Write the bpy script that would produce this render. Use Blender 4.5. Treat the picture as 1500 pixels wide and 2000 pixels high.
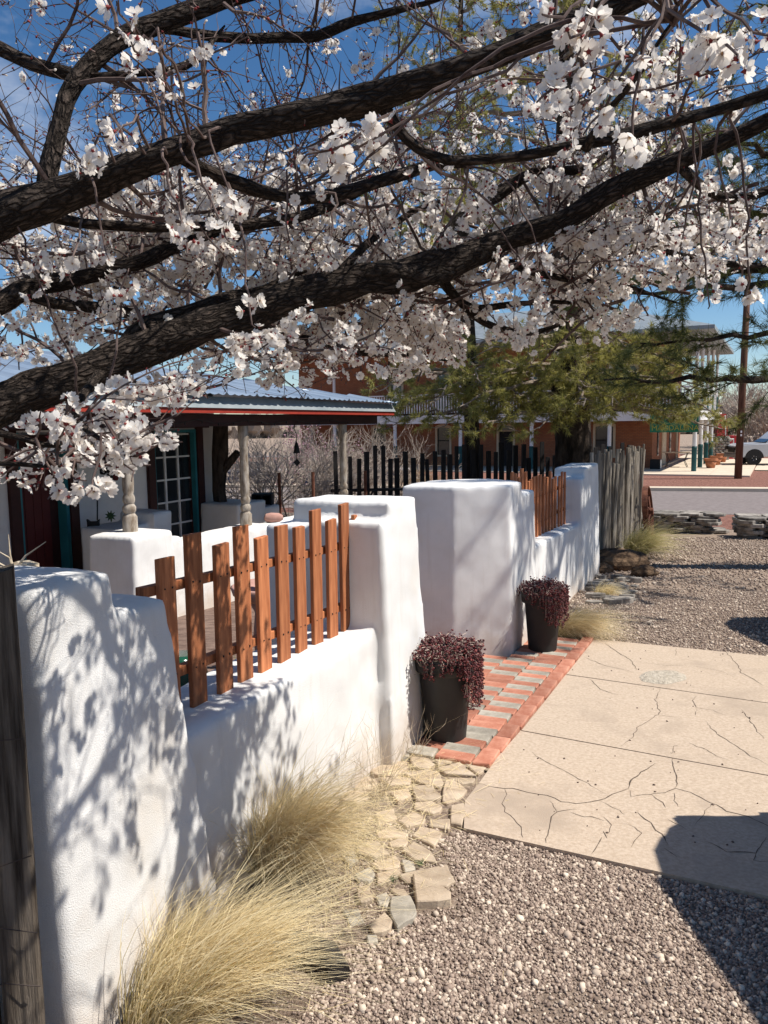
import bpy, bmesh, math, random
import numpy as np
from mathutils import Vector, Matrix, noise as mnoise

for _o in list(bpy.data.objects):
    bpy.data.objects.remove(_o)
scene = bpy.context.scene
COL = scene.collection
random.seed(7)
RNG = np.random.default_rng(7)

# ------------------------------------------------------------------ camera
FPX = 1510.0                    # focal length in photo pixels (1500 x 2000)
PITCH = math.atan(172 / FPX)
ROLL = 0.014
EYE = Vector((0, 0, 1.6))
_f = Vector((0, math.cos(PITCH), -math.sin(PITCH)))
_u0 = Vector((0, math.sin(PITCH), math.cos(PITCH)))
_c = math.sqrt(1 - ROLL * ROLL)
_R = Vector((1, 0, 0)) * _c - _u0 * ROLL
_U = Vector((1, 0, 0)) * ROLL + _u0 * _c
cam = bpy.data.cameras.new('camera')
cam.sensor_fit = 'VERTICAL'
cam.sensor_height = 36.0
cam.lens = 36.0 * FPX / 2000.0
cam.clip_start = 0.05
cam.clip_end = 3000
camo = bpy.data.objects.new('camera', cam)
COL.objects.link(camo)
camo.matrix_world = Matrix(((_R.x, _U.x, -_f.x, EYE.x), (_R.y, _U.y, -_f.y, EYE.y),
                            (_R.z, _U.z, -_f.z, EYE.z), (0, 0, 0, 1)))
scene.camera = camo

# ------------------------------------------------------------------ light
SUN_EL, SUN_AZ = math.radians(54), math.radians(8)
TOSUN = Vector((math.cos(SUN_EL) * math.cos(SUN_AZ), -math.cos(SUN_EL) * math.sin(SUN_AZ), math.sin(SUN_EL)))
sl = bpy.data.lights.new('sun', 'SUN')
sl.energy = 4.6
sl.angle = math.radians(0.53)
sl.color = (1.0, 0.95, 0.87)
so = bpy.data.objects.new('sun', sl)
so.rotation_euler = TOSUN.to_track_quat('Z', 'Y').to_euler()
so.location = (20, 0, 30)
COL.objects.link(so)

world = bpy.data.worlds.new('World')
scene.world = world
world.use_nodes = True
wn, wl = world.node_tree.nodes, world.node_tree.links
wn.clear()
wout = wn.new('ShaderNodeOutputWorld')
wbg = wn.new('ShaderNodeBackground')
wbg.inputs['Strength'].default_value = 0.08
sky = wn.new('ShaderNodeTexSky')
sky.sky_type = 'NISHITA'
sky.sun_disc = False
sky.sun_elevation = SUN_EL
sky.sun_rotation = math.radians(90) + SUN_AZ
sky.altitude = 1200
sky.air_density = 1.0
sky.dust_density = 0.3
sky.ozone_density = 2.0
wtc = wn.new('ShaderNodeTexCoord')
wmp = wn.new('ShaderNodeMapping')
wmp.inputs['Scale'].default_value = (1.0, 1.0, 2.2)
wmp.inputs['Location'].default_value = (0.35, 0.12, 0.2)
wno = wn.new('ShaderNodeTexNoise')
wno.inputs['Scale'].default_value = 2.3
wno.inputs['Detail'].default_value = 7
wno.inputs['Roughness'].default_value = 0.55
wrp = wn.new('ShaderNodeValToRGB')
wrp.color_ramp.elements[0].position = 0.56
wrp.color_ramp.elements[1].position = 0.82
wmx = wn.new('ShaderNodeMix')
wmx.data_type = 'RGBA'
wmx.inputs['B'].default_value = (10.2, 10.4, 10.8, 1)
wl.new(wtc.outputs['Generated'], wmp.inputs['Vector'])
wl.new(wmp.outputs['Vector'], wno.inputs['Vector'])
wl.new(wno.outputs['Fac'], wrp.inputs['Fac'])
wl.new(wrp.outputs['Color'], wmx.inputs['Factor'])
whs = wn.new('ShaderNodeHueSaturation')
whs.inputs['Saturation'].default_value = 1.24
wl.new(sky.outputs['Color'], whs.inputs['Color'])
wl.new(whs.outputs['Color'], wmx.inputs['A'])
wl.new(wmx.outputs['Result'], wbg.inputs['Color'])
wl.new(wbg.outputs['Background'], wout.inputs['Surface'])

vs = scene.view_settings
vs.view_transform = 'Standard'
vs.look = 'None'
vs.gamma = 1.0
vs.use_curve_mapping = False
vs.exposure = 0.5

# ------------------------------------------------------------------ survey helpers (photo measurements -> metres)
def gz(y):
    return -0.05 * min(max(y, -5.0), 21.0)

def ray(px, py):
    return _f + _R * ((px - 750) / FPX) + _U * ((1000 - py) / FPX)

def at(px, py, Y):
    d = ray(px, py)
    return EYE + d * (Y / d.y)

def ground(px, py):
    d = ray(px, py)
    t = EYE.z / (-d.z - 0.05 * d.y) if (-d.z - 0.05 * d.y) > 1e-6 else 1e9
    p = EYE + d * t
    if p.y > 21:
        p = EYE + d * ((EYE.z + 1.05) / -d.z)
    return p

def project(p):
    v = Vector(p) - EYE
    z = v.dot(_f)
    if z < 0.05:
        return (-9999, -9999)
    return (750 + FPX * v.dot(_R) / z, 1000 - FPX * v.dot(_U) / z)

class Line:
    """A vertical plane: origin, direction along it (s) and outward normal (n)."""
    def __init__(self, x, y, dx, dy):
        l = math.hypot(dx, dy)
        self.o = Vector((x, y)); self.w = Vector((dx / l, dy / l)); self.n = Vector((self.w.y, -self.w.x))
    def xy(self, s, n=0.0):
        return self.o + self.w * s + self.n * n
    def p(self, s, n, z):
        q = self.xy(s, n); return Vector((q.x, q.y, z))
    def hit(self, px, py, n=0.0):
        d = ray(px, py); q = self.xy(0, n)
        t = (q - Vector((EYE.x, EYE.y))).dot(self.n) / Vector((d.x, d.y)).dot(self.n)
        h = EYE + d * t
        return (Vector((h.x, h.y)) - self.o).dot(self.w), h.z
    @property
    def ang(self):
        return math.atan2(self.w.y, self.w.x)

# ------------------------------------------------------------------ materials
MATS = {}
def _n(nt, t, **kw):
    nd = nt.nodes.new(t)
    for k, v in kw.items():
        nd.inputs[k].default_value = v
    return nd

def mat(name, c1, c2=None, scale=8.0, rough=0.85, bump=0.0, bscale=40.0, bdist=0.01, c3=None, s3=2.0, t3=0.55,
        stretch=(1, 1, 1), detail=5.0, spec=0.3, metal=0.0, attr=None, cracks=0.0, transl=0.0, objrand=0.0, coord='Object', lo=0.35, hi=0.65, vor=0.0):
    if name in MATS:
        return MATS[name]
    m = bpy.data.materials.new(name); m.use_nodes = True
    nt = m.node_tree; L = nt.links
    b = nt.nodes['Principled BSDF']
    b.inputs['Roughness'].default_value = rough
    b.inputs['Specular IOR Level'].default_value = spec
    b.inputs['Metallic'].default_value = metal
    tc = nt.nodes.new('ShaderNodeTexCoord')
    mp = _n(nt, 'ShaderNodeMapping', Scale=stretch)
    L.new(tc.outputs[coord], mp.inputs['Vector'])
    col = None
    def rgba(c): return (c[0], c[1], c[2], 1)
    if attr:
        an = nt.nodes.new('ShaderNodeAttribute'); an.attribute_name = attr
        rp = nt.nodes.new('ShaderNodeValToRGB')
        rp.color_ramp.elements[0].color = rgba(c1); rp.color_ramp.elements[1].color = rgba(c2)
        if c3:
            e = rp.color_ramp.elements.new(t3); e.color = rgba(c3)
        L.new(an.outputs['Fac'], rp.inputs['Fac']); col = rp.outputs['Color']
    elif c2:
        nz = _n(nt, 'ShaderNodeTexNoise', Scale=scale, Detail=detail, Roughness=0.6)
        L.new(mp.outputs['Vector'], nz.inputs['Vector'])
        rp = nt.nodes.new('ShaderNodeValToRGB')
        rp.color_ramp.elements[0].position = lo; rp.color_ramp.elements[1].position = hi
        rp.color_ramp.elements[0].color = rgba(c1); rp.color_ramp.elements[1].color = rgba(c2)
        L.new(nz.outputs['Fac'], rp.inputs['Fac']); col = rp.outputs['Color']
        if c3:
            n3 = _n(nt, 'ShaderNodeTexNoise', Scale=s3, Detail=4.0, Roughness=0.6)
            L.new(mp.outputs['Vector'], n3.inputs['Vector'])
            r3 = nt.nodes.new('ShaderNodeValToRGB')
            r3.color_ramp.elements[0].position = t3 - 0.06; r3.color_ramp.elements[1].position = t3 + 0.1
            L.new(n3.outputs['Fac'], r3.inputs['Fac'])
            mx = nt.nodes.new('ShaderNodeMix'); mx.data_type = 'RGBA'
            mx.inputs['B'].default_value = rgba(c3)
            L.new(r3.outputs['Color'], mx.inputs['Factor']); L.new(col, mx.inputs['A']); col = mx.outputs['Result']
    if objrand and col is not None:
        oi = nt.nodes.new('ShaderNodeObjectInfo')
        mr = _n(nt, 'ShaderNodeMapRange'); mr.inputs['To Min'].default_value = 1 - objrand; mr.inputs['To Max'].default_value = 1 + objrand
        L.new(oi.outputs['Random'], mr.inputs['Value'])
        hs = nt.nodes.new('ShaderNodeHueSaturation')
        L.new(mr.outputs['Result'], hs.inputs['Value']); L.new(col, hs.inputs['Color']); col = hs.outputs['Color']
    if col is not None:
        L.new(col, b.inputs['Base Color'])
    else:
        b.inputs['Base Color'].default_value = rgba(c1)
    if bump:
        if vor:
            bz = _n(nt, 'ShaderNodeTexVoronoi', Scale=bscale); bo = bz.outputs['Distance']
        else:
            bz = _n(nt, 'ShaderNodeTexNoise', Scale=bscale, Detail=6.0, Roughness=0.65); bo = bz.outputs['Fac']
        L.new(mp.outputs['Vector'], bz.inputs['Vector'])
        bp = _n(nt, 'ShaderNodeBump', Strength=bump, Distance=bdist)
        L.new(bo, bp.inputs['Height']); L.new(bp.outputs['Normal'], b.inputs['Normal'])
    if transl:
        out = nt.nodes['Material Output']
        tr = nt.nodes.new('ShaderNodeBsdfTranslucent')
        if col is not None: L.new(col, tr.inputs['Color'])
        else: tr.inputs['Color'].default_value = rgba(c1)
        ms = _n(nt, 'ShaderNodeMixShader', Fac=transl)
        L.new(b.outputs['BSDF'], ms.inputs[1]); L.new(tr.outputs['BSDF'], ms.inputs[2])
        L.new(ms.outputs['Shader'], out.inputs['Surface'])
    MATS[name] = m
    return m

def glass(name, c=(0.02, 0.025, 0.03), rough=0.06):
    return mat(name, c, rough=rough, spec=0.6)

M_STUCCO = mat('white stucco', (0.80, 0.79, 0.77), (0.70, 0.685, 0.66), scale=2.2, rough=0.95, bump=0.7, bscale=270, bdist=0.005, spec=0.1, c3=(0.66, 0.60, 0.52), s3=1.1, t3=0.68)
def stain_base(m):
    """rain-splash staining and grime low on the plaster, with runs below the coping"""
    nt = m.node_tree; L = nt.links; b = nt.nodes['Principled BSDF']
    src = b.inputs['Base Color'].links[0].from_socket
    tc = nt.nodes.new('ShaderNodeTexCoord'); sp = nt.nodes.new('ShaderNodeSeparateXYZ'); L.new(tc.outputs['Object'], sp.inputs['Vector'])
    ma = nt.nodes.new('ShaderNodeMath'); ma.operation = 'MULTIPLY_ADD'; ma.inputs[1].default_value = 0.05
    L.new(sp.outputs['Y'], ma.inputs[0]); L.new(sp.outputs['Z'], ma.inputs[2])
    nz = _n(nt, 'ShaderNodeTexNoise', Scale=5.0, Detail=6.0, Roughness=0.65); L.new(tc.outputs['Object'], nz.inputs['Vector'])
    ad = nt.nodes.new('ShaderNodeMath'); ad.operation = 'MULTIPLY_ADD'; ad.inputs[1].default_value = -0.75; L.new(nz.outputs['Fac'], ad.inputs[0]); L.new(ma.outputs[0], ad.inputs[2])
    rp = nt.nodes.new('ShaderNodeValToRGB'); e = rp.color_ramp.elements
    e[0].position = 0.0; e[0].color = (.62, .62, .62, 1); e[1].position = 0.16; e[1].color = (0, 0, 0, 1)
    mr = _n(nt, 'ShaderNodeMapRange'); mr.inputs['From Min'].default_value = -0.45; mr.inputs['From Max'].default_value = 0.75
    L.new(ad.outputs[0], mr.inputs['Value']); e[0].position = 0.04; e[1].position = 0.34
    L.new(mr.outputs['Result'], rp.inputs['Fac'])
    mx = nt.nodes.new('ShaderNodeMix'); mx.data_type = 'RGBA'; mx.inputs['B'].default_value = (0.50, 0.385, 0.28, 1)
    L.new(rp.outputs['Color'], mx.inputs['Factor']); L.new(src, mx.inputs['A'])
    ns = _n(nt, 'ShaderNodeTexNoise', Scale=6.0, Detail=5.0, Roughness=0.6); mp = _n(nt, 'ShaderNodeMapping', Scale=(3, 3, .22)); L.new(tc.outputs['Object'], mp.inputs['Vector']); L.new(mp.outputs['Vector'], ns.inputs['Vector'])
    r2 = nt.nodes.new('ShaderNodeValToRGB'); r2.color_ramp.elements[0].position = .56; r2.color_ramp.elements[1].position = .8; r2.color_ramp.elements[1].color = (.3, .3, .3, 1)
    L.new(ns.outputs['Fac'], r2.inputs['Fac'])
    m2 = nt.nodes.new('ShaderNodeMix'); m2.data_type = 'RGBA'; m2.inputs['B'].default_value = (0.50, 0.44, 0.37, 1)
    L.new(r2.outputs['Color'], m2.inputs['Factor']); L.new(mx.outputs['Result'], m2.inputs['A']); L.new(m2.outputs['Result'], b.inputs['Base Color'])
stain_base(M_STUCCO)
def plated_bark(name, dark, mid, pale, scale, stretch=(1, 1, 1)):
    """cracked bark: irregular plates parted by dark fissures"""
    m = bpy.data.materials.new(name); m.use_nodes = True; nt = m.node_tree; L = nt.links; b = nt.nodes['Principled BSDF']
    b.inputs['Roughness'].default_value = 0.95; b.inputs['Specular IOR Level'].default_value = 0.12
    tc = nt.nodes.new('ShaderNodeTexCoord'); mp = _n(nt, 'ShaderNodeMapping', Scale=stretch)
    an = nt.nodes.new('ShaderNodeAttribute'); an.attribute_name = 'grain'; L.new(an.outputs['Vector'], mp.inputs['Vector'])
    nz = _n(nt, 'ShaderNodeTexNoise', Scale=scale * .55, Detail=4.0); L.new(mp.outputs['Vector'], nz.inputs['Vector'])
    mx = nt.nodes.new('ShaderNodeMix'); mx.data_type = 'RGBA'; mx.blend_type = 'ADD'; mx.inputs['Factor'].default_value = 2.6 / scale
    L.new(mp.outputs['Vector'], mx.inputs['A']); L.new(nz.outputs['Color'], mx.inputs['B'])
    vo = _n(nt, 'ShaderNodeTexVoronoi', Scale=scale); vo.feature = 'DISTANCE_TO_EDGE'; L.new(mx.outputs['Result'], vo.inputs['Vector'])
    rp = nt.nodes.new('ShaderNodeValToRGB'); rp.color_ramp.elements[0].position = .0; rp.color_ramp.elements[1].position = .3
    L.new(vo.outputs['Distance'], rp.inputs['Fac'])
    n2 = _n(nt, 'ShaderNodeTexNoise', Scale=scale * 1.7, Detail=7.0, Roughness=.7); L.new(mp.outputs['Vector'], n2.inputs['Vector'])
    r2 = nt.nodes.new('ShaderNodeValToRGB'); r2.color_ramp.elements[0].position = .35; r2.color_ramp.elements[1].position = .7
    r2.color_ramp.elements[0].color = mid + (1,); r2.color_ramp.elements[1].color = pale + (1,); L.new(n2.outputs['Fac'], r2.inputs['Fac'])
    cm = nt.nodes.new('ShaderNodeMix'); cm.data_type = 'RGBA'; cm.inputs['A'].default_value = dark + (1,)
    L.new(rp.outputs['Color'], cm.inputs['Factor']); L.new(r2.outputs['Color'], cm.inputs['B']); L.new(cm.outputs['Result'], b.inputs['Base Color'])
    ad = nt.nodes.new('ShaderNodeMath'); ad.operation = 'MULTIPLY_ADD'; ad.inputs[1].default_value = .55; L.new(n2.outputs['Fac'], ad.inputs[0]); L.new(rp.outputs['Color'], ad.inputs[2])
    bp = _n(nt, 'ShaderNodeBump', Strength=.9, Distance=.012); L.new(ad.outputs[0], bp.inputs['Height']); L.new(bp.outputs['Normal'], b.inputs['Normal'])
    return m
M_STUCCO_H = mat('house stucco', (0.72, 0.71, 0.70), (0.62, 0.61, 0.60), scale=2, rough=0.95, bump=0.3, bscale=60, spec=0.1)
M_BARK = mat('apricot bark', (0.028, 0.020, 0.016), (0.105, 0.078, 0.062), scale=30, rough=0.95, bump=1.0, bscale=34, bdist=0.035, spec=0.1, c3=(0.17, 0.145, 0.125), s3=9, t3=0.64)
M_BARK = plated_bark('cracked apricot bark', (0.020, 0.015, 0.012), (0.034, 0.025, 0.020), (0.125, 0.097, 0.080), 75, (1, 1, .34))
M_TWIG = mat('apricot twig', (0.06, 0.038, 0.034), (0.17, 0.125, 0.11), scale=20, rough=0.9, spec=0.15)
M_PETAL = mat('blossom petal', (0.89, 0.83, 0.765), (0.92, 0.885, 0.83), scale=30, rough=0.7, spec=0.1, transl=0.5)
M_CALYX = mat('blossom calyx', (0.16, 0.018, 0.022), (0.25, 0.04, 0.035), scale=60, rough=0.7)
M_STAMEN = mat('blossom stamen', (0.72, 0.50, 0.22), (0.80, 0.66, 0.40), scale=60, rough=0.8)
M_PINEBARK = mat('pine bark', (0.022, 0.017, 0.014), (0.085, 0.065, 0.052), scale=9, stretch=(1, 1, 0.35), rough=1.0, bump=1.0, bscale=14, bdist=0.06, spec=0.05)
M_NEEDLE = mat('pine needles', (0.15, 0.15, 0.032), (0.52, 0.47, 0.16), attr='rnd', rough=0.5, spec=0.4, transl=0.5, c3=(0.34, 0.315, 0.085), t3=0.5)
M_NEEDLE_D = mat('dark pine needles', (0.06, 0.075, 0.02), (0.26, 0.26, 0.085), attr='rnd', rough=0.5, spec=0.4, transl=0.45, c3=(0.14, 0.155, 0.042), t3=0.5)
M_DEADTWIG = mat('dry twig', (0.17, 0.13, 0.10), (0.34, 0.28, 0.23), scale=14, rough=0.95)
M_PICKET = mat('cedar picket', (0.28, 0.088, 0.034), (0.50, 0.19, 0.08), scale=7, stretch=(9, 9, 0.6), rough=0.75, bump=0.35, bscale=22, bdist=0.004, spec=0.25, c3=(0.16, 0.055, 0.024), s3=3.0, t3=0.66, objrand=0.22)
M_GREYWOOD = mat('weathered wood', (0.075, 0.062, 0.05), (0.27, 0.235, 0.195), scale=5, stretch=(8, 8, 0.5), rough=0.95, bump=0.8, bscale=16, bdist=0.01, spec=0.1, objrand=0.3)
M_POSTDARK = mat('dark split post', (0.035, 0.026, 0.020), (0.20, 0.165, 0.13), scale=5, stretch=(8, 8, 0.5), rough=0.95, bump=0.9, bscale=16, bdist=0.012, spec=0.1)
M_BLACKWOOD = mat('blackened wood', (0.010, 0.009, 0.010), (0.03, 0.026, 0.026), scale=6, stretch=(5, 5, 0.5), rough=0.9, objrand=0.3)
M_POLEWOOD = mat('silvered pole', (0.11, 0.092, 0.074), (0.42, 0.37, 0.305), scale=5, stretch=(8, 8, 0.5), rough=0.95, bump=0.6, bscale=16, bdist=0.01, spec=0.1, objrand=0.42)
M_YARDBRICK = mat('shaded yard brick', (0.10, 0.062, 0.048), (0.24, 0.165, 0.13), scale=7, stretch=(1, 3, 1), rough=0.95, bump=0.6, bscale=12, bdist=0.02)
M_SHRUB = mat('grey shrub twig', (0.22, 0.17, 0.14), (0.46, 0.39, 0.33), scale=4, rough=0.95)
M_POSTWOOD = mat('peeling porch post', (0.16, 0.115, 0.075), (0.42, 0.37, 0.31), scale=9, stretch=(2, 2, 0.6), rough=0.9, bump=0.4, bscale=30)
M_CONC = mat('worn concrete', (0.43, 0.335, 0.25), (0.55, 0.445, 0.345), scale=60, rough=0.95, bump=0.5, bscale=160, bdist=0.004, spec=0.15, c3=(0.385, 0.305, 0.235), s3=1.6, t3=0.58)
M_CONCP = mat('rough concrete patch', (0.42, 0.36, 0.28), (0.60, 0.53, 0.43), scale=30, rough=1.0, bump=1.0, bscale=50, bdist=0.02)
M_CRACK = mat('dirt in cracks', (0.075, 0.055, 0.042), (0.13, 0.10, 0.075), scale=30, rough=1.0)
M_FLAG = mat('broken flagstone', (0.37, 0.285, 0.205), (0.52, 0.42, 0.315), scale=9, rough=0.95, bump=0.5, bscale=60, bdist=0.006, objrand=0.16, spec=0.15)
M_BRICK_R = mat('red paver', (0.36, 0.135, 0.085), (0.50, 0.24, 0.165), scale=12, rough=0.9, bump=0.4, bscale=60, bdist=0.005, objrand=0.22, spec=0.2, c3=(0.52, 0.36, 0.28), s3=5, t3=0.66)
M_BRICK_G = mat('grey paver', (0.28, 0.25, 0.205), (0.45, 0.405, 0.335), scale=14, rough=0.95, bump=0.4, bscale=60, bdist=0.005, objrand=0.2, spec=0.15)
M_SAND = mat('joint sand', (0.24, 0.185, 0.135), (0.34, 0.27, 0.2), scale=40, rough=1.0)
M_SOIL = mat('dry gravelly soil', (0.23, 0.165, 0.125), (0.42, 0.33, 0.26), scale=36, rough=1.0, bump=1.0, bscale=50, bdist=0.03, c3=(0.25, 0.20, 0.16), s3=0.9, t3=0.58, coord='Object', spec=0.1)
M_PEBBLE = mat('pebbles', (0.14, 0.10, 0.082), (0.70, 0.59, 0.47), attr='rnd', rough=0.9, c3=(0.33, 0.25, 0.20), t3=0.5, spec=0.2)
M_REDGRAVEL = mat('red lava gravel', (0.15, 0.062, 0.045), (0.33, 0.16, 0.115), scale=9, rough=1.0, bump=1.0, bscale=16, bdist=0.06, coord='Object')
M_ASPHALT = mat('old asphalt', (0.185, 0.155, 0.147), (0.24, 0.205, 0.195), scale=7, rough=0.95, bump=0.4, bscale=40, bdist=0.01, spec=0.15)
M_WALK = mat('pale pavement', (0.56, 0.46, 0.35), (0.64, 0.54, 0.42), scale=1.2, rough=0.95)
M_POT = mat('black plastic planter', (0.017, 0.016, 0.016), (0.028, 0.025, 0.024), scale=5, rough=0.55, spec=0.35)
M_SUCC = mat('dark red succulent', (0.05, 0.008, 0.010), (0.24, 0.05, 0.045), attr='rnd', rough=0.5, spec=0.4, c3=(0.085, 0.014, 0.016), t3=0.6)
M_STEM = mat('pale succulent stem', (0.36, 0.27, 0.22), (0.48, 0.38, 0.32), scale=20, rough=0.8)
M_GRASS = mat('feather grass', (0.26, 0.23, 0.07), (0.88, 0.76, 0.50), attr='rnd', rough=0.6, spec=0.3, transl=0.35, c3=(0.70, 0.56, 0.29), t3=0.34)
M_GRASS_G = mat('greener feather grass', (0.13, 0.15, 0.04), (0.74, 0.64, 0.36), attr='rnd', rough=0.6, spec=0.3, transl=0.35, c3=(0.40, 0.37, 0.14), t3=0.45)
M_WEED = mat('dry weed stem', (0.42, 0.33, 0.22), (0.55, 0.45, 0.33), scale=30, rough=0.9)
M_SOILDARK = mat('potting soil', (0.05, 0.035, 0.025), (0.09, 0.065, 0.045), scale=30, rough=1.0)
M_SLATE = mat('stacked slate', (0.13, 0.115, 0.10), (0.36, 0.325, 0.285), scale=7, rough=0.95, bump=0.6, bscale=25, bdist=0.015, objrand=0.3)
M_LAVA = mat('brown lava rock', (0.05, 0.030, 0.02), (0.21, 0.135, 0.08), scale=9, rough=1.0, bump=1.0, bscale=22, bdist=0.04)
M_RUST = mat('rusty iron', (0.075, 0.026, 0.018), (0.19, 0.075, 0.045), scale=10, rough=0.85, bump=0.3, bscale=40, spec=0.3)
M_BLACKIRON = mat('black iron', (0.008, 0.008, 0.009), (0.016, 0.015, 0.015), scale=10, rough=0.6)
M_TIN = mat('corrugated tin', (0.27, 0.35, 0.45), (0.37, 0.45, 0.55), scale=1.3, rough=0.42, spec=0.5, metal=0.45)
M_GUTTER = mat('grey tin gutter', (0.25, 0.285, 0.30), (0.34, 0.37, 0.38), scale=2.5, rough=0.5, metal=0.4)
M_REDTRIM = mat('red painted trim', (0.26, 0.024, 0.014), (0.34, 0.04, 0.022), scale=4, rough=0.6)
M_REDDOOR = mat('dark red door', (0.075, 0.010, 0.010), (0.10, 0.016, 0.014), scale=3, rough=0.6)
M_DARKFRAME = mat('dark stained frame', (0.03, 0.008, 0.007), (0.05, 0.014, 0.011), scale=5, rough=0.6)
M_TEAL = mat('teal paint', (0.02, 0.15, 0.18), (0.03, 0.19, 0.22), scale=4, rough=0.5)
M_TEALCOL = mat('dark teal column paint', (0.008, 0.062, 0.066), (0.014, 0.085, 0.09), scale=3, rough=0.5)
M_WHITEPAINT = mat('white paint', (0.76, 0.75, 0.73), (0.66, 0.65, 0.64), scale=2, rough=0.7)
M_HBRICK = None
M_GLASS = glass('dark glass')
M_CREAM = mat('cream trim', (0.56, 0.44, 0.31), (0.62, 0.50, 0.37), scale=3, rough=0.8)
M_TERRA = mat('terracotta', (0.36, 0.13, 0.06), (0.46, 0.19, 0.10), scale=6, rough=0.9)
M_PINKTERRA = mat('pink terracotta', (0.36, 0.19, 0.15), (0.48, 0.28, 0.23), scale=8, rough=0.9)
M_GREENSIGN = mat('green sign paint', (0.012, 0.15, 0.075), (0.02, 0.18, 0.095), scale=3, rough=0.5)
M_SIGNDARK = mat('dark green lettering', (0.006, 0.035, 0.024), rough=0.6)
M_SIGNGOLD = mat('gold lettering', (0.34, 0.33, 0.05), rough=0.6)
M_BLUE = mat('blue painted wall', (0.012, 0.035, 0.10), (0.02, 0.05, 0.13), scale=4, rough=0.7)
M_CAR = mat('silver car paint', (0.48, 0.50, 0.53), rough=0.28, spec=0.6, metal=0.25)
M_CARD = mat('dark car paint', (0.03, 0.035, 0.05), rough=0.25, spec=0.6)
M_TYRE = mat('tyre rubber', (0.012, 0.012, 0.012), rough=0.85)
M_RIM = mat('alloy rim', (0.35, 0.35, 0.36), rough=0.35, metal=0.8)
M_LAMP = mat('lamp lens', (0.6, 0.6, 0.58), rough=0.15)
M_REDPAINT = mat('bright red paint', (0.34, 0.012, 0.022), (0.40, 0.02, 0.03), scale=3, rough=0.6)
M_POLE = mat('creosote pole', (0.075, 0.035, 0.022), (0.15, 0.075, 0.045), scale=6, stretch=(3, 3, 0.4), rough=0.95, bump=0.5, bscale=15)
M_GREENGLAZE = mat('green glaze', (0.004, 0.045, 0.022), (0.012, 0.09, 0.045), scale=6, rough=0.15, spec=0.6)
M_BONE = mat('bleached driftwood', (0.46, 0.37, 0.26), (0.62, 0.53, 0.41), scale=14, rough=0.9, bump=0.5, bscale=30)
M_AGAVE = mat('green leaf blade', (0.045, 0.085, 0.03), (0.10, 0.16, 0.06), scale=8, rough=0.6)
M_CURTAIN = mat('pale curtain', (0.20, 0.19, 0.19), (0.28, 0.26, 0.26), scale=3, rough=0.95)
M_TAN = mat('tan dry shrub', (0.30, 0.205, 0.095), (0.46, 0.34, 0.18), attr='rnd', rough=0.9, transl=0.2)
M_PINK = mat('pink blossom', (0.52, 0.27, 0.34), (0.62, 0.40, 0.46), attr='rnd', rough=0.8, transl=0.3)
M_WIRE = mat('wire', (0.06, 0.045, 0.04), rough=0.7, metal=0.3)
M_RED = mat('wreath red', (0.06, 0.008, 0.01), (0.11, 0.015, 0.015), scale=20, rough=0.8)
M_WHITEGLAZE = mat('ribbed pale jar', (0.55, 0.52, 0.45), (0.66, 0.62, 0.55), scale=6, rough=0.4)

def brick_mat():
    m = bpy.data.materials.new('hotel brickwork'); m.use_nodes = True
    nt = m.node_tree; L = nt.links; b = nt.nodes['Principled BSDF']; b.inputs['Roughness'].default_value = 0.95
    uv = nt.nodes.new('ShaderNodeUVMap')
    br = _n(nt, 'ShaderNodeTexBrick', Scale=1.0)
    br.inputs['Color1'].default_value = (0.31, 0.10, 0.045, 1); br.inputs['Color2'].default_value = (0.38, 0.14, 0.066, 1)
    br.inputs['Mortar'].default_value = (0.20, 0.095, 0.06, 1)
    br.inputs['Brick Width'].default_value = 0.22; br.inputs['Row Height'].default_value = 0.082; br.inputs['Mortar Size'].default_value = 0.012
    L.new(uv.outputs['UV'], br.inputs['Vector'])
    nz = _n(nt, 'ShaderNodeTexNoise', Scale=0.9, Detail=5.0); L.new(uv.outputs['UV'], nz.inputs['Vector'])
    mx = nt.nodes.new('ShaderNodeMix'); mx.data_type = 'RGBA'; mx.blend_type = 'MULTIPLY'; mx.inputs['Factor'].default_value = 0.5
    L.new(br.outputs['Color'], mx.inputs['A']); L.new(nz.outputs['Fac'], mx.inputs['B'])
    hs = _n(nt, 'ShaderNodeHueSaturation', Value=1.35); L.new(mx.outputs['Result'], hs.inputs['Color'])
    L.new(hs.outputs['Color'], b.inputs['Base Color'])
    bp = _n(nt, 'ShaderNodeBump', Strength=0.5, Distance=0.01); L.new(br.outputs['Fac'], bp.inputs['Height']); bp.invert = True
    L.new(bp.outputs['Normal'], b.inputs['Normal'])
    return m
M_HBRICK = brick_mat()

# ------------------------------------------------------------------ object helpers
def tag(o, label=None, cat=None, group=None, kind=None):
    if label: o['label'] = label
    if cat: o['category'] = cat
    if group: o['group'] = group
    if kind: o['kind'] = kind
    return o

def empty(name, loc=(0, 0, 0), label=None, cat=None, group=None):
    o = bpy.data.objects.new(name, None); o.empty_display_size = 0.1
    o.location = loc; COL.objects.link(o)
    return tag(o, label, cat, group)

def link(name, me, mats, parent=None, smooth=False):
    for m in (mats if isinstance(mats, (list, tuple)) else [mats]):
        me.materials.append(m)
    if smooth:
        me.polygons.foreach_set('use_smooth', np.ones(len(me.polygons), dtype=bool))
    o = bpy.data.objects.new(name, me); COL.objects.link(o)
    if parent is not None:
        o.parent = parent
        o.matrix_parent_inverse = Matrix.Translation(-Vector(parent.location))
    return o

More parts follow.
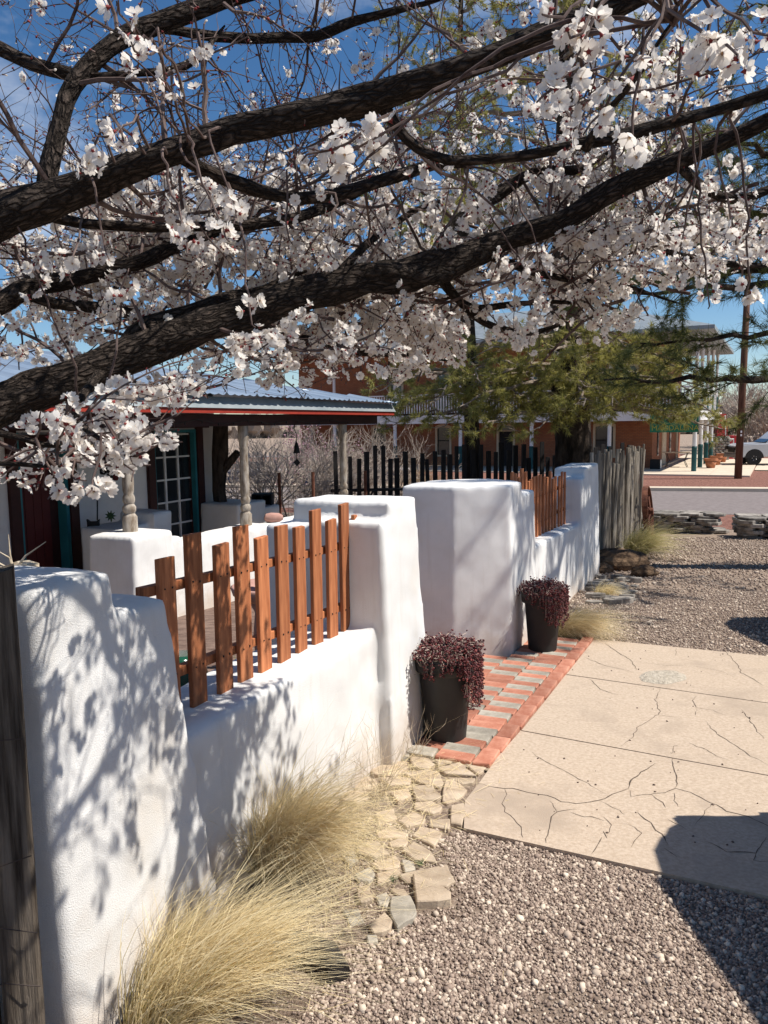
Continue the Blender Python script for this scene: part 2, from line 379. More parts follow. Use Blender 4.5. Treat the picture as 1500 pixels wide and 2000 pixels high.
def fast(name, V, T, mats, parent=None, mi=None, rnd=None, smooth=False):
    """numpy triangles -> object"""
    V = np.asarray(V, dtype=np.float32); T = np.asarray(T, dtype=np.int32)
    me = bpy.data.meshes.new(name)
    me.vertices.add(len(V)); me.vertices.foreach_set('co', V.ravel())
    k = T.shape[1]
    me.loops.add(T.size); me.loops.foreach_set('vertex_index', T.ravel())
    me.polygons.add(len(T))
    me.polygons.foreach_set('loop_start', np.arange(0, T.size, k, dtype=np.int32))
    if mi is not None: me.polygons.foreach_set('material_index', np.asarray(mi, dtype=np.int32))
    me.update(calc_edges=True)
    if rnd is not None:
        a = me.attributes.new('rnd', 'FLOAT', 'POINT'); a.data.foreach_set('value', np.asarray(rnd, dtype=np.float32))
    return link(name, me, mats, parent, smooth)

class MB:
    def __init__(self): self.v = []; self.f = []; self.m = []
    def add(self, vs, fs, mi=0):
        k = len(self.v); self.v += [tuple(x) for x in vs]
        for q in fs: self.f.append(tuple(i + k for i in q)); self.m.append(mi)
        return self
    def box(self, c, size, rot=0.0, mi=0, taper=1.0, axis=None):
        """box centred on c; size along the local axes; rot about z"""
        hx, hy, hz = size[0] / 2, size[1] / 2, size[2] / 2
        cr, sr = math.cos(rot), math.sin(rot); vs = []
        for z in (-1, 1):
            t = taper if z > 0 else 1.0
            for x, y in ((-1, -1), (1, -1), (1, 1), (-1, 1)):
                X, Y = x * hx * t, y * hy * t
                vs.append((c[0] + X * cr - Y * sr, c[1] + X * sr + Y * cr, c[2] + z * hz))
        return self.add(vs, [(3, 2, 1, 0), (4, 5, 6, 7), (0, 1, 5, 4), (1, 2, 6, 5), (2, 3, 7, 6), (3, 0, 4, 7)], mi)
    def prism(self, bot, top, mi=0):
        n = len(bot)
        return self.add(list(bot) + list(top), [tuple(range(n - 1, -1, -1)), tuple(range(n, 2 * n))] +
                        [(i, (i + 1) % n, n + (i + 1) % n, n + i) for i in range(n)], mi)
    def tube(self, pts, rads, seg=6, mi=0, cap=True, jit=0.0):
        pts = [Vector(p) for p in pts]; n = len(pts)
        if not isinstance(rads, (list, tuple)): rads = [rads] * n
        vs = []; ref = None
        for i, p in enumerate(pts):
            t = (pts[min(i + 1, n - 1)] - pts[max(i - 1, 0)])
            if t.length < 1e-9: t = Vector((0, 0, 1))
            t.normalize()
            if ref is None:
                ref = Vector((0, 0, 1)) if abs(t.z) < 0.9 else Vector((1, 0, 0))
            a = ref - t * ref.dot(t)
            if a.length < 1e-6: a = Vector((1, 0, 0)) - t * t.x
            a.normalize(); ref = a; b = t.cross(a)
            for k in range(seg):
                th = 2 * math.pi * k / seg
                r = rads[i]
                if jit: r *= 1 + jit * mnoise.noise(Vector((p.x * 9 + math.cos(th) * 1.3, p.y * 9 + math.sin(th) * 1.3, p.z * 9)))
                vs.append(p + (a * math.cos(th) + b * math.sin(th)) * r)
        fs = [(i * seg + k, i * seg + (k + 1) % seg, (i + 1) * seg + (k + 1) % seg, (i + 1) * seg + k) for i in range(n - 1) for k in range(seg)]
        if cap:
            fs.append(tuple(range(seg - 1, -1, -1))); fs.append(tuple((n - 1) * seg + k for k in range(seg)))
        return self.add(vs, fs, mi)
    def lathe(self, c, prof, seg=24, mi=0, cap=True):
        vs = []; n = len(prof)
        for r, z in prof:
            for k in range(seg):
                th = 2 * math.pi * k / seg
                vs.append((c[0] + r * math.cos(th), c[1] + r * math.sin(th), c[2] + z))
        fs = [(i * seg + k, i * seg + (k + 1) % seg, (i + 1) * seg + (k + 1) % seg, (i + 1) * seg + k) for i in range(n - 1) for k in range(seg)]
        if cap:
            fs.append(tuple(range(seg - 1, -1, -1))); fs.append(tuple((n - 1) * seg + k for k in range(seg)))
        return self.add(vs, fs, mi)
    def mesh(self, name):
        me = bpy.data.meshes.new(name); me.from_pydata(self.v, [], self.f)
        if any(self.m): me.polygons.foreach_set('material_index', self.m)
        me.update(); return me
    def obj(self, name, mats, parent=None, smooth=False, bevel=0.0, origin=None):
        me = self.mesh(name)
        if bevel:
            bm = bmesh.new(); bm.from_mesh(me)
            bmesh.ops.bevel(bm, geom=[e for e in bm.edges if len(e.link_faces) == 2 and e.calc_face_angle(0) > 0.5], offset=bevel, segments=1, affect='EDGES', clamp_overlap=True)
            bm.to_mesh(me); bm.free()
        if origin is not None:
            me.transform(Matrix.Translation(-Vector(origin)))
        o = link(name, me, mats, parent, smooth)
        if origin is not None: o.location = origin
        return o

def limb_obj(name, pts, rads, seg, m, parent, jit):
    """a bark-covered limb; 'grain' holds lengthwise coordinates so that fissures run along it"""
    mb = MB(); mb.tube(pts, rads, seg, jit=jit); o = mb.obj(name, m, parent, smooth=True)
    g = np.zeros((len(mb.v), 3), dtype=np.float32); s = 0.0; ph = random.random() * 9
    for i, p in enumerate(pts):
        if i: s += (Vector(p) - Vector(pts[i - 1])).length
        for k in range(seg):
            a = 2 * math.pi * k / seg; r = max(rads[i], .008); g[i * seg + k] = (r * math.cos(a), r * math.sin(a), s + ph)
    o.data.attributes.new('grain', 'FLOAT_VECTOR', 'POINT').data.foreach_set('vector', g.ravel())
    return o

def autosmooth(o, ang=35):
    me = o.data
    bm = bmesh.new(); bm.from_mesh(me)
    for f in bm.faces: f.smooth = True
    for e in bm.edges:
        if len(e.link_faces) == 2 and e.calc_face_angle(0) > math.radians(ang): e.smooth = False
    bm.to_mesh(me); bm.free()
    return o

def poly_area(pts):
    return 0.5 * sum(pts[i][0] * pts[(i + 1) % len(pts)][1] - pts[(i + 1) % len(pts)][0] * pts[i][1] for i in range(len(pts)))

def inside(p, poly):
    c = False; n = len(poly); j = n - 1
    for i in range(n):
        if (poly[i][1] > p[1]) != (poly[j][1] > p[1]) and p[0] < (poly[j][0] - poly[i][0]) * (p[1] - poly[i][1]) / (poly[j][1] - poly[i][1]) + poly[i][0]:
            c = not c
        j = i
    return c

def sheet(name, poly, off, m, kind='structure', parent=None, thick=0.0):
    """a sheet draped on the slope; clipped along the slope's break lines"""
    if poly_area(poly) < 0: poly = poly[::-1]
    bm = bmesh.new()
    f = bm.faces.new([bm.verts.new((p[0], p[1], 0)) for p in poly])
    for yb in (-5.0, 21.0):
        bmesh.ops.bisect_plane(bm, geom=bm.verts[:] + bm.edges[:] + bm.faces[:], plane_co=(0, yb, 0), plane_no=(0, 1, 0))
    if thick:
        top = bm.faces[:]
        r = bmesh.ops.extrude_face_region(bm, geom=top)
        vs = [g for g in r['geom'] if isinstance(g, bmesh.types.BMVert)]
        sel = set(vs)
        for v in bm.verts: v.co.z = gz(v.co.y) + (off if v in sel else off - thick)
        bmesh.ops.recalc_face_normals(bm, faces=bm.faces[:])
    else:
        for v in bm.verts: v.co.z = gz(v.co.y) + off
    me = bpy.data.meshes.new(name); bm.to_mesh(me); bm.free()
    o = link(name, me, m, parent)
    if kind and parent is None: tag(o, kind=kind)
    return o

def copy_tree(o, parent=None):
    c = o.copy(); COL.objects.link(c)
    if parent is not None: c.parent = parent
    for ch in list(o.children): copy_tree(ch, c)
    return c

# ================================================================== SETTING
sheet('ground', [(-400, -120), (400, -120), (400, 600), (-400, 600)], 0.0, M_SOIL)

ST = math.radians(-15)                                # street bearing
SD = Vector((math.cos(ST), math.sin(ST)))
SN = Vector((-SD.y, SD.x))
def street(u, v):
    q = Vector((9.83, 21.3)) + SD * u + SN * v
    return (q.x, q.y)
def sband(v0, v1, u0=-70, u1=60): return [street(u0, v0), street(u1, v0), street(u1, v1), street(u0, v1)]
sheet('roadside_gravel', [street(-5.5, -4.6), street(8, -4.6), street(30, -4.6), street(30, 0.25), street(-60, 0.25), street(-60, -1.2), street(-6, -1.2)], 0.006, M_REDGRAVEL)
sheet('street', sband(0, 7.4), 0.012, M_ASPHALT)
kerb = empty('kerb', street(0, 7.6) + (-1.05,)); tag(kerb, kind='structure')
for i in range(-12, 14):
    a, b = i * 3.05, i * 3.05 + 3.04
    sheet('kerb_stone', [street(a, 7.4), street(b, 7.4), street(b, 8.1), street(a, 8.1)], 0.13, M_WALK, parent=kerb, thick=0.2)
sheet('verge_gravel', sband(8.1, 40, -70, 60), 0.05, M_REDGRAVEL)

# hotel frame: u runs along the front towards the left, v runs back along the side street
HO = Vector((15.3, 38.1)); HU = Vector((-0.89, 0.456)).normalized(); HV = Vector((0.456, 0.89)).normalized(); HZ = -1.05
def H(u, v, z=0.0):
    q = HO + HU * u + HV * v
    return Vector((q.x, q.y, HZ + z))
def Hxy(u, v):
    q = H(u, v); return (q.x, q.y)
walk = empty('hotel_pavement', H(0, 0, 0.1)); tag(walk, kind='structure')
for u0, u1 in ((-2.6, -0.9), (-0.88, 2.1), (2.12, 5.1), (5.12, 8.1), (8.12, 11.1), (11.12, 14.1), (14.12, 17.1), (17.12, 20.1)):
    for v0, v1 in ((-2.6, 0.6), (0.62, 3.0)):
        sheet('pavement_slab', [Hxy(u0, v0), Hxy(u1, v0), Hxy(u1, v1), Hxy(u0, v1)], 0.12, M_WALK, parent=walk, thick=0.15)
for v0, v1 in ((3.02, 6), (6.02, 9), (9.02, 12), (12.02, 15), (15.02, 20)):
    sheet('pavement_slab', [Hxy(-2.6, v0), Hxy(2.4, v0), Hxy(2.4, v1), Hxy(-2.6, v1)], 0.12, M_WALK, parent=walk, thick=0.15)
sheet('parking_apron', [Hxy(-2.65, 2.2), Hxy(-18, 2.2), Hxy(-18, 15), Hxy(-2.65, 15)], 0.09, M_WALK)

# concrete drive, three cast slabs with cracks
def Z7(x, y): return ground(900 + x / 2.5, 1200 + y / 2.5)
def zpoly(pts): return [(p.x, p.y) for p in (Z7(*q) for q in pts)]
drive = empty('concrete_drive', (1.6, 4.5, -0.2)); tag(drive, kind='structure')
def lerp(a, b, t): return (a[0] + (b[0] - a[0]) * t, a[1] + (b[1] - a[1]) * t)
near = lambda x: 1065 + (x - 15) * 0.2256
j1 = lambda x: 583 + (x - 295) * 0.1842
j2 = lambda x: 305 + (x - 510) * 0.1434
farl = lambda x: 130 + (x - 650) * 0.1
XR = 2600
slab_polys = [[(15, near(15)), (XR, near(XR)), (XR, j1(XR) + 2), (292, j1(292) + 2), (190, 700), (90, 840), (20, 930)],
              [(297, j1(297) - 2), (XR, j1(XR) - 2), (XR, j2(XR) + 1), (512, j2(512) + 2), (400, 452)],
              [(516, j2(516) - 1), (XR, j2(XR) - 1), (XR, farl(XR)), (652, 131)]]
for p in slab_polys:
    sheet('concrete_slab', zpoly(p), 0.02, M_CONC, parent=drive, thick=0.1)
CR = [([(80, 845), (170, 865), (260, 870), (330, 890), (420, 905), (490, 935), (560, 942), (640, 938), (700, 920), (760, 890), (820, 870)], 1.5),
 ([(820, 870), (830, 830), (870, 800), (950, 745)], 1.8),
 ([(825, 880), (835, 910), (920, 900), (990, 888), (1050, 870), (1120, 890), (1220, 940), (1300, 980), (1400, 1010), (1500, 1055), (1650, 1100)], 1.3),
 ([(1050, 870), (1055, 820), (1040, 770), (1030, 722)], 1.2), ([(1030, 700), (1040, 660), (1085, 655)], .7),
 ([(220, 870), (225, 900), (200, 945), (215, 985), (265, 1020), (290, 1060), (305, 1115)], 1.0),
 ([(330, 680), (400, 730), (500, 780), (600, 835), (660, 870), (720, 905)], .7),
 ([(975, 375), (950, 430), (970, 490), (965, 505), (900, 545), (860, 570), (845, 610), (785, 660)], 1.1),
 ([(965, 505), (1050, 520)], .9), ([(600, 220), (700, 262), (780, 280), (850, 295)], 1.0),
 ([(700, 150), (770, 200), (830, 235), (860, 285)], 1.4), ([(630, 328), (680, 380), (770, 410)], 1.0),
 ([(1190, 535), (1250, 600), (1330, 650), (1400, 700), (1500, 755)], 1.0), ([(1110, 645), (1180, 670), (1250, 710), (1310, 730)], .9),
 ([(1150, 415), (1130, 435), (1150, 470), (1230, 485), (1295, 510)], .9), ([(1150, 475), (1145, 510)], .7),
 ([(1290, 190), (1330, 235), (1355, 265), (1370, 300), (1430, 330), (1480, 365)], 1.2), ([(1370, 480), (1420, 545), (1450, 590), (1480, 625)], 1.0),
 ([(1050, 175), (1050, 215)], .8), ([(680, 930), (770, 980), (800, 1000)], .9), ([(860, 985), (920, 1040), (980, 1095), (1010, 1150)], 1.2),
 ([(930, 900), (980, 940), (1005, 965)], 1.3), ([(415, 1140), (430, 1080), (440, 1010), (470, 985), (560, 970)], 1.3),
 ([(690, 1080), (720, 1115)], 1.3), ([(640, 1195), (670, 1150), (690, 1110)], .9), ([(530, 985), (600, 1010), (640, 1010), (700, 1030)], .9),
 ([(1000, 1165), (1050, 1210)], 1.0), ([(1190, 1130), (1300, 1180), (1440, 1190), (1490, 1110)], 1.2), ([(1440, 1190), (1430, 1225), (1500, 1235)], 1.0),
 ([(830, 240), (1000, 262), (1130, 265), (1270, 290), (1330, 320)], .7), ([(1040, 890), (1055, 960)], .8), ([(440, 930), (470, 990)], .7),
 ([(700, 1010), (735, 1050), (720, 1085), (690, 1095)], .8), ([(780, 1040), (850, 1060), (880, 1090), (850, 1130), (830, 1160)], .7),
 ([(1220, 945), (1170, 1020), (1140, 1050)], .6), ([(1010, 1020), (1100, 1075)], 1.0)]
for pl, w in CR:
    mb = MB(); L = []; Rr = []
    P = [Z7(*q) for q in pl]; D = []
    for i in range(len(P) - 1):
        n = max(2, int((P[i + 1] - P[i]).length / 0.03))
        for k in range(n): D.append(P[i].lerp(P[i + 1], k / n))
    D.append(P[-1])
    ph = random.random() * 50
    for i, p in enumerate(D):
        t = (D[min(i + 1, len(D) - 1)] - D[max(i - 1, 0)]); nn = Vector((-t.y, t.x, 0)).normalized()
        j = mnoise.noise(Vector((i * 0.55 + ph, 0, 0))) * 0.014
        ww = w * 0.0023 * (0.5 + 1.1 * abs(mnoise.noise(Vector((i * 0.4 + ph, 7, 0))))) * min(1, 0.25 + 4 * min(i, len(D) - 1 - i) / len(D))
        q = p + nn * j; zz = gz(q.y) + 0.0365
        a, b = q + nn * ww, q - nn * ww
        L.append((a.x, a.y, gz(a.y) + 0.0216)); Rr.append((b.x, b.y, gz(b.y) + 0.0216))
    k = len(L)
    mb.add(L + Rr, [(i, i + 1, k + i + 1, k + i) for i in range(k - 1)])
    mb.obj('crack', M_CRACK, drive)
mb = MB(); n = 26; ring = []
for k in range(n):
    a = 2 * math.pi * k / n; rr = 1 + 0.16 * mnoise.noise(Vector((math.cos(a) * 2, math.sin(a) * 2, 3)))
    p = Z7(985 + 115 * rr * math.cos(a), 320 + 34 * rr * math.sin(a)); ring.append((p.x, p.y))
for k in range(n): pass
inner = [(x * .75 + ring[0][0] * 0 + .25 * sum(q[0] for q in ring) / n, y * .75 + .25 * sum(q[1] for q in ring) / n) for x, y in ring]
mb.add([(x, y, gz(y) + 0.0212) for x, y in ring] + [(x, y, gz(y) + 0.03 + random.uniform(-.004, .004)) for x, y in inner],
       [(i, (i + 1) % n, n + (i + 1) % n, n + i) for i in range(n)] + [tuple(range(n, 2 * n))])
mb.obj('concrete_patch', M_CONCP, drive)

# brick apron beside the drive
BO = Vector((0.54, 3.84)); BW = Vector((0.4214, 0.907)).normalized(); BN = Vector((-BW.y, BW.x))
apron = empty('brick_apron', (0.9, 5.2, -0.25)); tag(apron, kind='structure')
def Bq(a, b): q = BO + BW * a + BN * b; return (q.x, q.y)
sheet('bedding_sand', [Bq(-0.05, 0.0), Bq(3.05, 0.0), Bq(3.05, 0.9), Bq(2.2, 2.3), Bq(0.75, 2.3), Bq(-0.05, 0.55)], 0.012, M_SAND, parent=apron)
_bm = {}
def brick_mesh(L, W, variant):
    key = (L, W, variant)
    if key not in _bm:
        mb = MB(); mb.box((0, 0, 0), (L, W, 0.05))
        me = mb.mesh('brick')
        bm = bmesh.new(); bm.from_mesh(me)
        bmesh.ops.bevel(bm, geom=bm.edges[:], offset=0.005, segments=1, affect='EDGES')
        rr = random.Random(variant)
        for v in bm.verts: v.co += Vector((rr.uniform(-1, 1), rr.uniform(-1, 1), rr.uniform(-.6, .6))) * 0.003
        bm.to_mesh(me); bm.free(); _bm[key] = me
    return _bm[key]
def lay_brick(name, a, b, L, W, ang, m, parent, hz=0.0):
    q = BO + BW * a + BN * b
    me0 = brick_mesh(L, W, random.randrange(4))
    key = (me0.name, m.name)
    if key not in _bm:
        me = me0.copy(); me.materials.append(m); _bm[key] = me
    o = bpy.data.objects.new(name, _bm[key]); COL.objects.link(o)
    o.parent = parent; o.matrix_parent_inverse = Matrix.Translation(-Vector(parent.location))
    o.location = (q.x, q.y, gz(q.y) + 0.012 + hz + random.uniform(-.003, .003))
    o.rotation_euler = (math.atan(-0.05) * math.cos(0) + random.uniform(-.008, .008), random.uniform(-.008, .008), ang + random.uniform(-.012, .012))
    return o
WALLN = Line(-0.26, 3.49, 0.4035, 0.915)            # street face of the near wall
pillar_fp = [(0.10, 6.19), (0.54, 6.03), (1.03, 6.10), (1.21, 6.52), (1.0, 6.95), (0.35, 6.75)]
a = -0.02
bang = math.atan2(BW.y, BW.x)
i = 0
while a < 3.0:                                        # header row along the drive
    lay_brick('brick', a + 0.1, 0.052, 0.198, 0.096, bang, M_BRICK_R if random.random() < .92 else M_BRICK_G, apron)
    a += 0.206
for r in range(29):
    a = r * 0.103 + 0.03
    for c in range(10):
        b = 0.106 + 0.102 + c * 0.206 + (0.0 if r % 2 else -0.0)
        q = BO + BW * a + BN * b
        rel = q - WALLN.o; s = rel.dot(WALLN.w); n_ = rel.dot(WALLN.n)
        if inside((q.x, q.y), pillar_fp): continue
        if s < 1.15 and n_ < 0.14: continue
        if q.y > 6.1 and q.x < 0.4: continue
        if s > 3.2 and n_ < 0.03: continue
        if n_ < -0.9: continue
        if r == 0 and c > 1: continue
        red = ((r + c * 1) % 2 == 0)
        if random.random() < .06: red = not red
        if random.random() < .22: red = True
        lay_brick('brick', a, b + random.uniform(-.006, .006), 0.198, 0.094, bang + math.pi / 2, M_BRICK_R if red else M_BRICK_G, apron)

# broken flagstones along the wall
flags = empty('flagstone_border', (0.1, 3.2, -0.15)); tag(flags, kind='structure')
FS = [[(545,205),(600,190),(660,190),(665,235),(600,250),(550,240)],[(672,195),(770,200),(775,245),(805,275),(770,300),(690,290),(672,250)],[(790,205),(930,235),(905,258),(820,278),(805,245)],
[(935,245),(1050,220),(1120,240),(1110,265),(1040,325),(1010,305)],[(815,290),(940,262),(975,300),(1030,345),(860,325)],[(445,310),(540,265),(650,255),(660,290),(590,340),(480,330)],
[(630,320),(760,303),(830,320),(855,375),(830,395),(690,360)],[(865,345),(1025,350),(1010,375),(950,385)],[(500,345),(600,345),(675,360),(665,395),(560,395)],[(860,360),(920,355),(980,410),(960,435),(870,485),(845,470)],
[(680,400),(790,390),(840,450),(820,470),(700,475)],[(355,370),(430,335),(490,360),(480,400),(370,410)],[(275,465),(330,420),(440,420),(450,460),(380,490)],[(560,430),(660,400),(675,450),(600,480)],
[(690,480),(790,475),(845,505),(830,530),(790,540),(690,510)],[(185,520),(240,490),(330,500),(330,530),(200,545)],[(605,590),(690,535),(755,575),(740,600),(650,620)],[(775,575),(885,572),(880,630),(770,610)],
[(680,655),(735,605),(850,645),(800,720),(770,700)],[(485,640),(560,600),(660,650),(650,670),(500,670)],[(550,700),(650,660),(660,700),(640,725),(560,720)],
[(625,745),(690,695),(780,745),(815,810),(690,795)],[(385,710),(500,700),(560,770),(480,790),(390,760)],[(620,785),(690,800),(700,840),(640,855)],[(455,815),(590,780),(615,810),(610,840),(500,855)],
[(610,870),(870,810),(915,905),(870,935),(740,920),(650,915)],[(485,870),(600,835),(620,860),(560,915),(490,925)],[(685,885),(850,960),(890,990),(890,1030),(705,1045)],[(550,940),(640,945),(660,975),(620,990)],
[(565,1000),(670,990),(705,1090),(690,1120),(600,1180),(560,1090)],[(480,990),(540,965),(570,1000),(545,1040),(500,1030)],[(440,1150),(530,1085),(575,1135),(560,1180),(470,1200)],[(370,870),(450,830),(480,870),(450,910),(390,910)],
[(115,590),(210,560),(245,590),(230,615),(130,615)],[(430,1205),(490,1205),(495,1240),(440,1250)],[(480,540),(580,520),(600,570),(500,600)],[(465,255),(520,235),(550,255),(500,280)],
[(890,500),(965,485),(985,520),(950,612),(888,600)],[(240,640),(340,620),(370,680),(290,700)],[(300,760),(360,740),(390,790),(340,830)],[(380,960),(450,940),(470,1010),(400,1030)],[(300,1060),(390,1050),(420,1120),(340,1140)]]
for q in FS:
    P = [ground(560 + x / 2.778, 1400 + y / 2.778) for x, y in q]
    c = sum(P, Vector()) / len(P); P = [c + (p - c) * 1.0 for p in P]
    pts = []
    for i in range(len(P)):                          # chip the edges
        e = P[(i + 1) % len(P)] - P[i]; pts.append(P[i])
        if e.length > 0.05:
            nn = Vector((-e.y, e.x, 0)).normalized(); pts.append(P[i] + e * random.uniform(.35, .65) + nn * random.uniform(-.006, .006))
    if poly_area([(p.x, p.y) for p in pts]) < 0: pts.reverse()
    h = random.uniform(0.008, 0.024); tx, ty = random.uniform(-.05, .05), random.uniform(-.05, .05)
    big = (q[0] == (685, 885)); h = 0.032 if big else h
    top = [Vector((p.x, p.y, gz(p.y) + h + (p.x - c.x) * tx + (p.y - c.y) * ty)) for p in pts]
    bot = [Vector((p.x + (p.x - c.x) * .05, p.y + (p.y - c.y) * .05, gz(p.y) - 0.01)) for p in pts]
    MB().prism(bot, top).obj('flagstone', M_FLAG if random.random() < .85 else M_BRICK_G, flags, bevel=0.004, origin=(c.x, c.y, gz(c.y)))

# gravel: loose stones, near ones larger in view
ico_v = []; t_ = (1 + 5 ** .5) / 2
for s1 in (-1, 1):
    for s2 in (-1, 1):
        ico_v += [(0, s1, s2 * t_), (s1, s2 * t_, 0), (s2 * t_, 0, s1)]
ICO = np.array(ico_v, dtype=float); ICO /= np.linalg.norm(ICO[0])
def _hull(V):
    F = []
    n = len(V)
    for i in range(n):
        for j in range(i + 1, n):
            for k in range(j + 1, n):
                nn = np.cross(V[j] - V[i], V[k] - V[i]); d = V @ nn - V[i] @ nn
                if (d < 1e-6).all(): F.append((i, j, k))
                elif (d > -1e-6).all(): F.append((i, k, j))
    return np.array(F)
ICOF = _hull(ICO)
def rotmats(n, rng):
    q = rng.normal(size=(n, 4)); q /= np.linalg.norm(q, axis=1)[:, None]
    w, x, y, z = q.T
    return np.stack([np.stack([1 - 2 * (y * y + z * z), 2 * (x * y - z * w), 2 * (x * z + y * w)], 1),
                     np.stack([2 * (x * y + z * w), 1 - 2 * (x * x + z * z), 2 * (y * z - x * w)], 1),
                     np.stack([2 * (x * z - y * w), 2 * (y * z + x * w), 1 - 2 * (x * x + y * y)], 1)], 1)
def pebbles(P, R, rng, rndv):
    n = len(P)
    sh = ICO[None] * (1 + rng.uniform(-.25, .25, (n, 12, 1))) * np.array([1, .8, .62])[None, None] * R[:, None, None]
    M_ = rotmats(n, rng); M_[:, 2, :] *= 0.85
    V = np.einsum('nij,nkj->nki', M_, sh) + P[:, None]
    T = ICOF[None] + (np.arange(n) * 12)[:, None, None]
    return V.reshape(-1, 3), T.reshape(-1, 3), np.repeat(rndv, 12)
drive_xy = [zpoly(p) for p in slab_polys]
GV, GT, GR = [], [], []; off = 0
near_e0, near_e1 = drive_xy[0][0], drive_xy[0][1]
far_e0, far_e1 = drive_xy[2][3], drive_xy[2][2]
def above(p, a, b): return (b[0] - a[0]) * (p[1] - a[1]) - (b[1] - a[1]) * (p[0] - a[0])
def scatter(n, x0, x1, y0, y1, rmin, rmax, test, big=0.0):
    global off
    X = RNG.uniform(x0, x1, n); Y = RNG.uniform(y0, y1, n)
    keep = np.array([test((x, y)) for x, y in zip(X, Y)])
    X, Y = X[keep], Y[keep]; m = len(X)
    R = rmin + (rmax - rmin) * RNG.beta(1.3, 3.5, m)
    bigm = RNG.uniform(size=m) < big; R[bigm] *= RNG.uniform(1.4, 2.0, bigm.sum())
    Z = -0.05 * np.clip(Y, -5, 21) + R * 0.35
    rv = np.clip(RNG.normal(.47, .2, m), 0, 1); rv[bigm] = np.clip(rv[bigm] + .25, 0, 1)
    V, T, r = pebbles(np.stack([X, Y, Z], 1), R, RNG, rv)
    GV.append(V); GT.append(T + off); GR.append(r); off += len(V)
fl_edge = [(p.x, p.y) for p in (ground(*q) for q in ((560, 2050), (640, 1880), (735, 1830), (800, 1790), (900, 1770), (880, 1680), (850, 1640), (905, 1625)))]
def near_test(p):
    if above(p, near_e0, near_e1) > -0.004: return False
    if p[0] < 0.33:                                   # right of the flagstones and grass
        for i in range(len(fl_edge) - 1):
            if fl_edge[i][1] <= p[1] < fl_edge[i + 1][1]:
                t = (p[1] - fl_edge[i][1]) / max(1e-6, fl_edge[i + 1][1] - fl_edge[i][1])
                if p[0] < fl_edge[i][0] + t * (fl_edge[i + 1][0] - fl_edge[i][0]): return random.random() < .12
    bare = mnoise.noise(Vector((p[0] * 2.6, p[1] * 2.6, 1.3)))
    return random.random() < (1.0 if bare < 0.33 else 0.35)
scatter(80000, -0.6, 1.75, 1.75, 3.3, 0.0035, 0.0128, near_test, big=0.04)
def far_test(p):
    if above(p, far_e0, far_e1) < 0.01: return False
    rel = Vector(p) - Vector((1.2, 6.54)); n_ = rel.dot(Vector((0.9231, -0.3845)))
    return n_ > 0.05
scatter(28000, 1.5, 5.2, 5.6, 9.0, 0.007, 0.018, far_test, big=0.03)
scatter(14000, 2.2, 9.0, 9.0, 15.5, 0.012, 0.028, far_test, big=0.03)
gravel = fast('gravel', np.concatenate(GV), np.concatenate(GT), M_PEBBLE, rnd=np.concatenate(GR))
tag(gravel, 'loose brown and grey gravel covering the parking ground', 'gravel', kind='stuff')
# a few dark crumbs on the concrete
P = []
for _ in range(70):
    p = Z7(random.uniform(250, 1480), random.uniform(180, 1150))
    P.append((p.x, p.y, gz(p.y) + 0.022))
V, T, r = pebbles(np.array(P), RNG.uniform(.003, .0085, len(P)), RNG, np.full(len(P), 0.02))
tag(fast('crumbs', V, T, M_PEBBLE, rnd=r), 'scattered dark crumbs of grit lying on the concrete drive', 'grit', kind='stuff')

# ================================================================== ADOBE WALLS
def adobe(name, prisms, label, cat='wall', voxel=0.022, iters=7, wob=0.008, m=None, parent=None):
    """rounded, hand-plastered masonry: solid blocks fused, softened and made uneven"""
    bm = bmesh.new()
    for bot, top in prisms:
        vb = [bm.verts.new(v) for v in bot]; vt = [bm.verts.new(v) for v in top]; n = len(vb)
        bm.faces.new(vb[::-1]); bm.faces.new(vt)
        for i in range(n): bm.faces.new((vb[i], vb[(i + 1) % n], vt[(i + 1) % n], vt[i]))
    bmesh.ops.recalc_face_normals(bm, faces=bm.faces[:])
    me = bpy.data.meshes.new(name + '_blocks'); bm.to_mesh(me); bm.free()
    tmp = bpy.data.objects.new(name + '_blocks', me); COL.objects.link(tmp)
    rm = tmp.modifiers.new('fuse', 'REMESH'); rm.mode = 'VOXEL'; rm.voxel_size = voxel
    sm = tmp.modifiers.new('soften', 'SMOOTH'); sm.factor = 0.5; sm.iterations = iters
    dg = bpy.context.evaluated_depsgraph_get()
    out = bpy.data.meshes.new_from_object(tmp.evaluated_get(dg))
    bpy.data.objects.remove(tmp); bpy.data.meshes.remove(me)
    n = len(out.vertices); co = np.empty(n * 3, dtype=np.float32); out.vertices.foreach_get('co', co); co = co.reshape(-1, 3)
    no = np.empty(n * 3, dtype=np.float32); out.vertices.foreach_get('normal', no); no = no.reshape(-1, 3)
    d = np.array([mnoise.noise(Vector(c) * 3.1) * 1.3 + mnoise.noise(Vector(c) * 9.0) * 0.45 for c in co.astype(float)])
    co += no * (d * wob)[:, None]
    out.vertices.foreach_set('co', co.ravel()); out.update(); out.name = name
    o = link(name, out, m or M_STUCCO, parent, smooth=True)
    return tag(o, label, cat) if parent is None else o

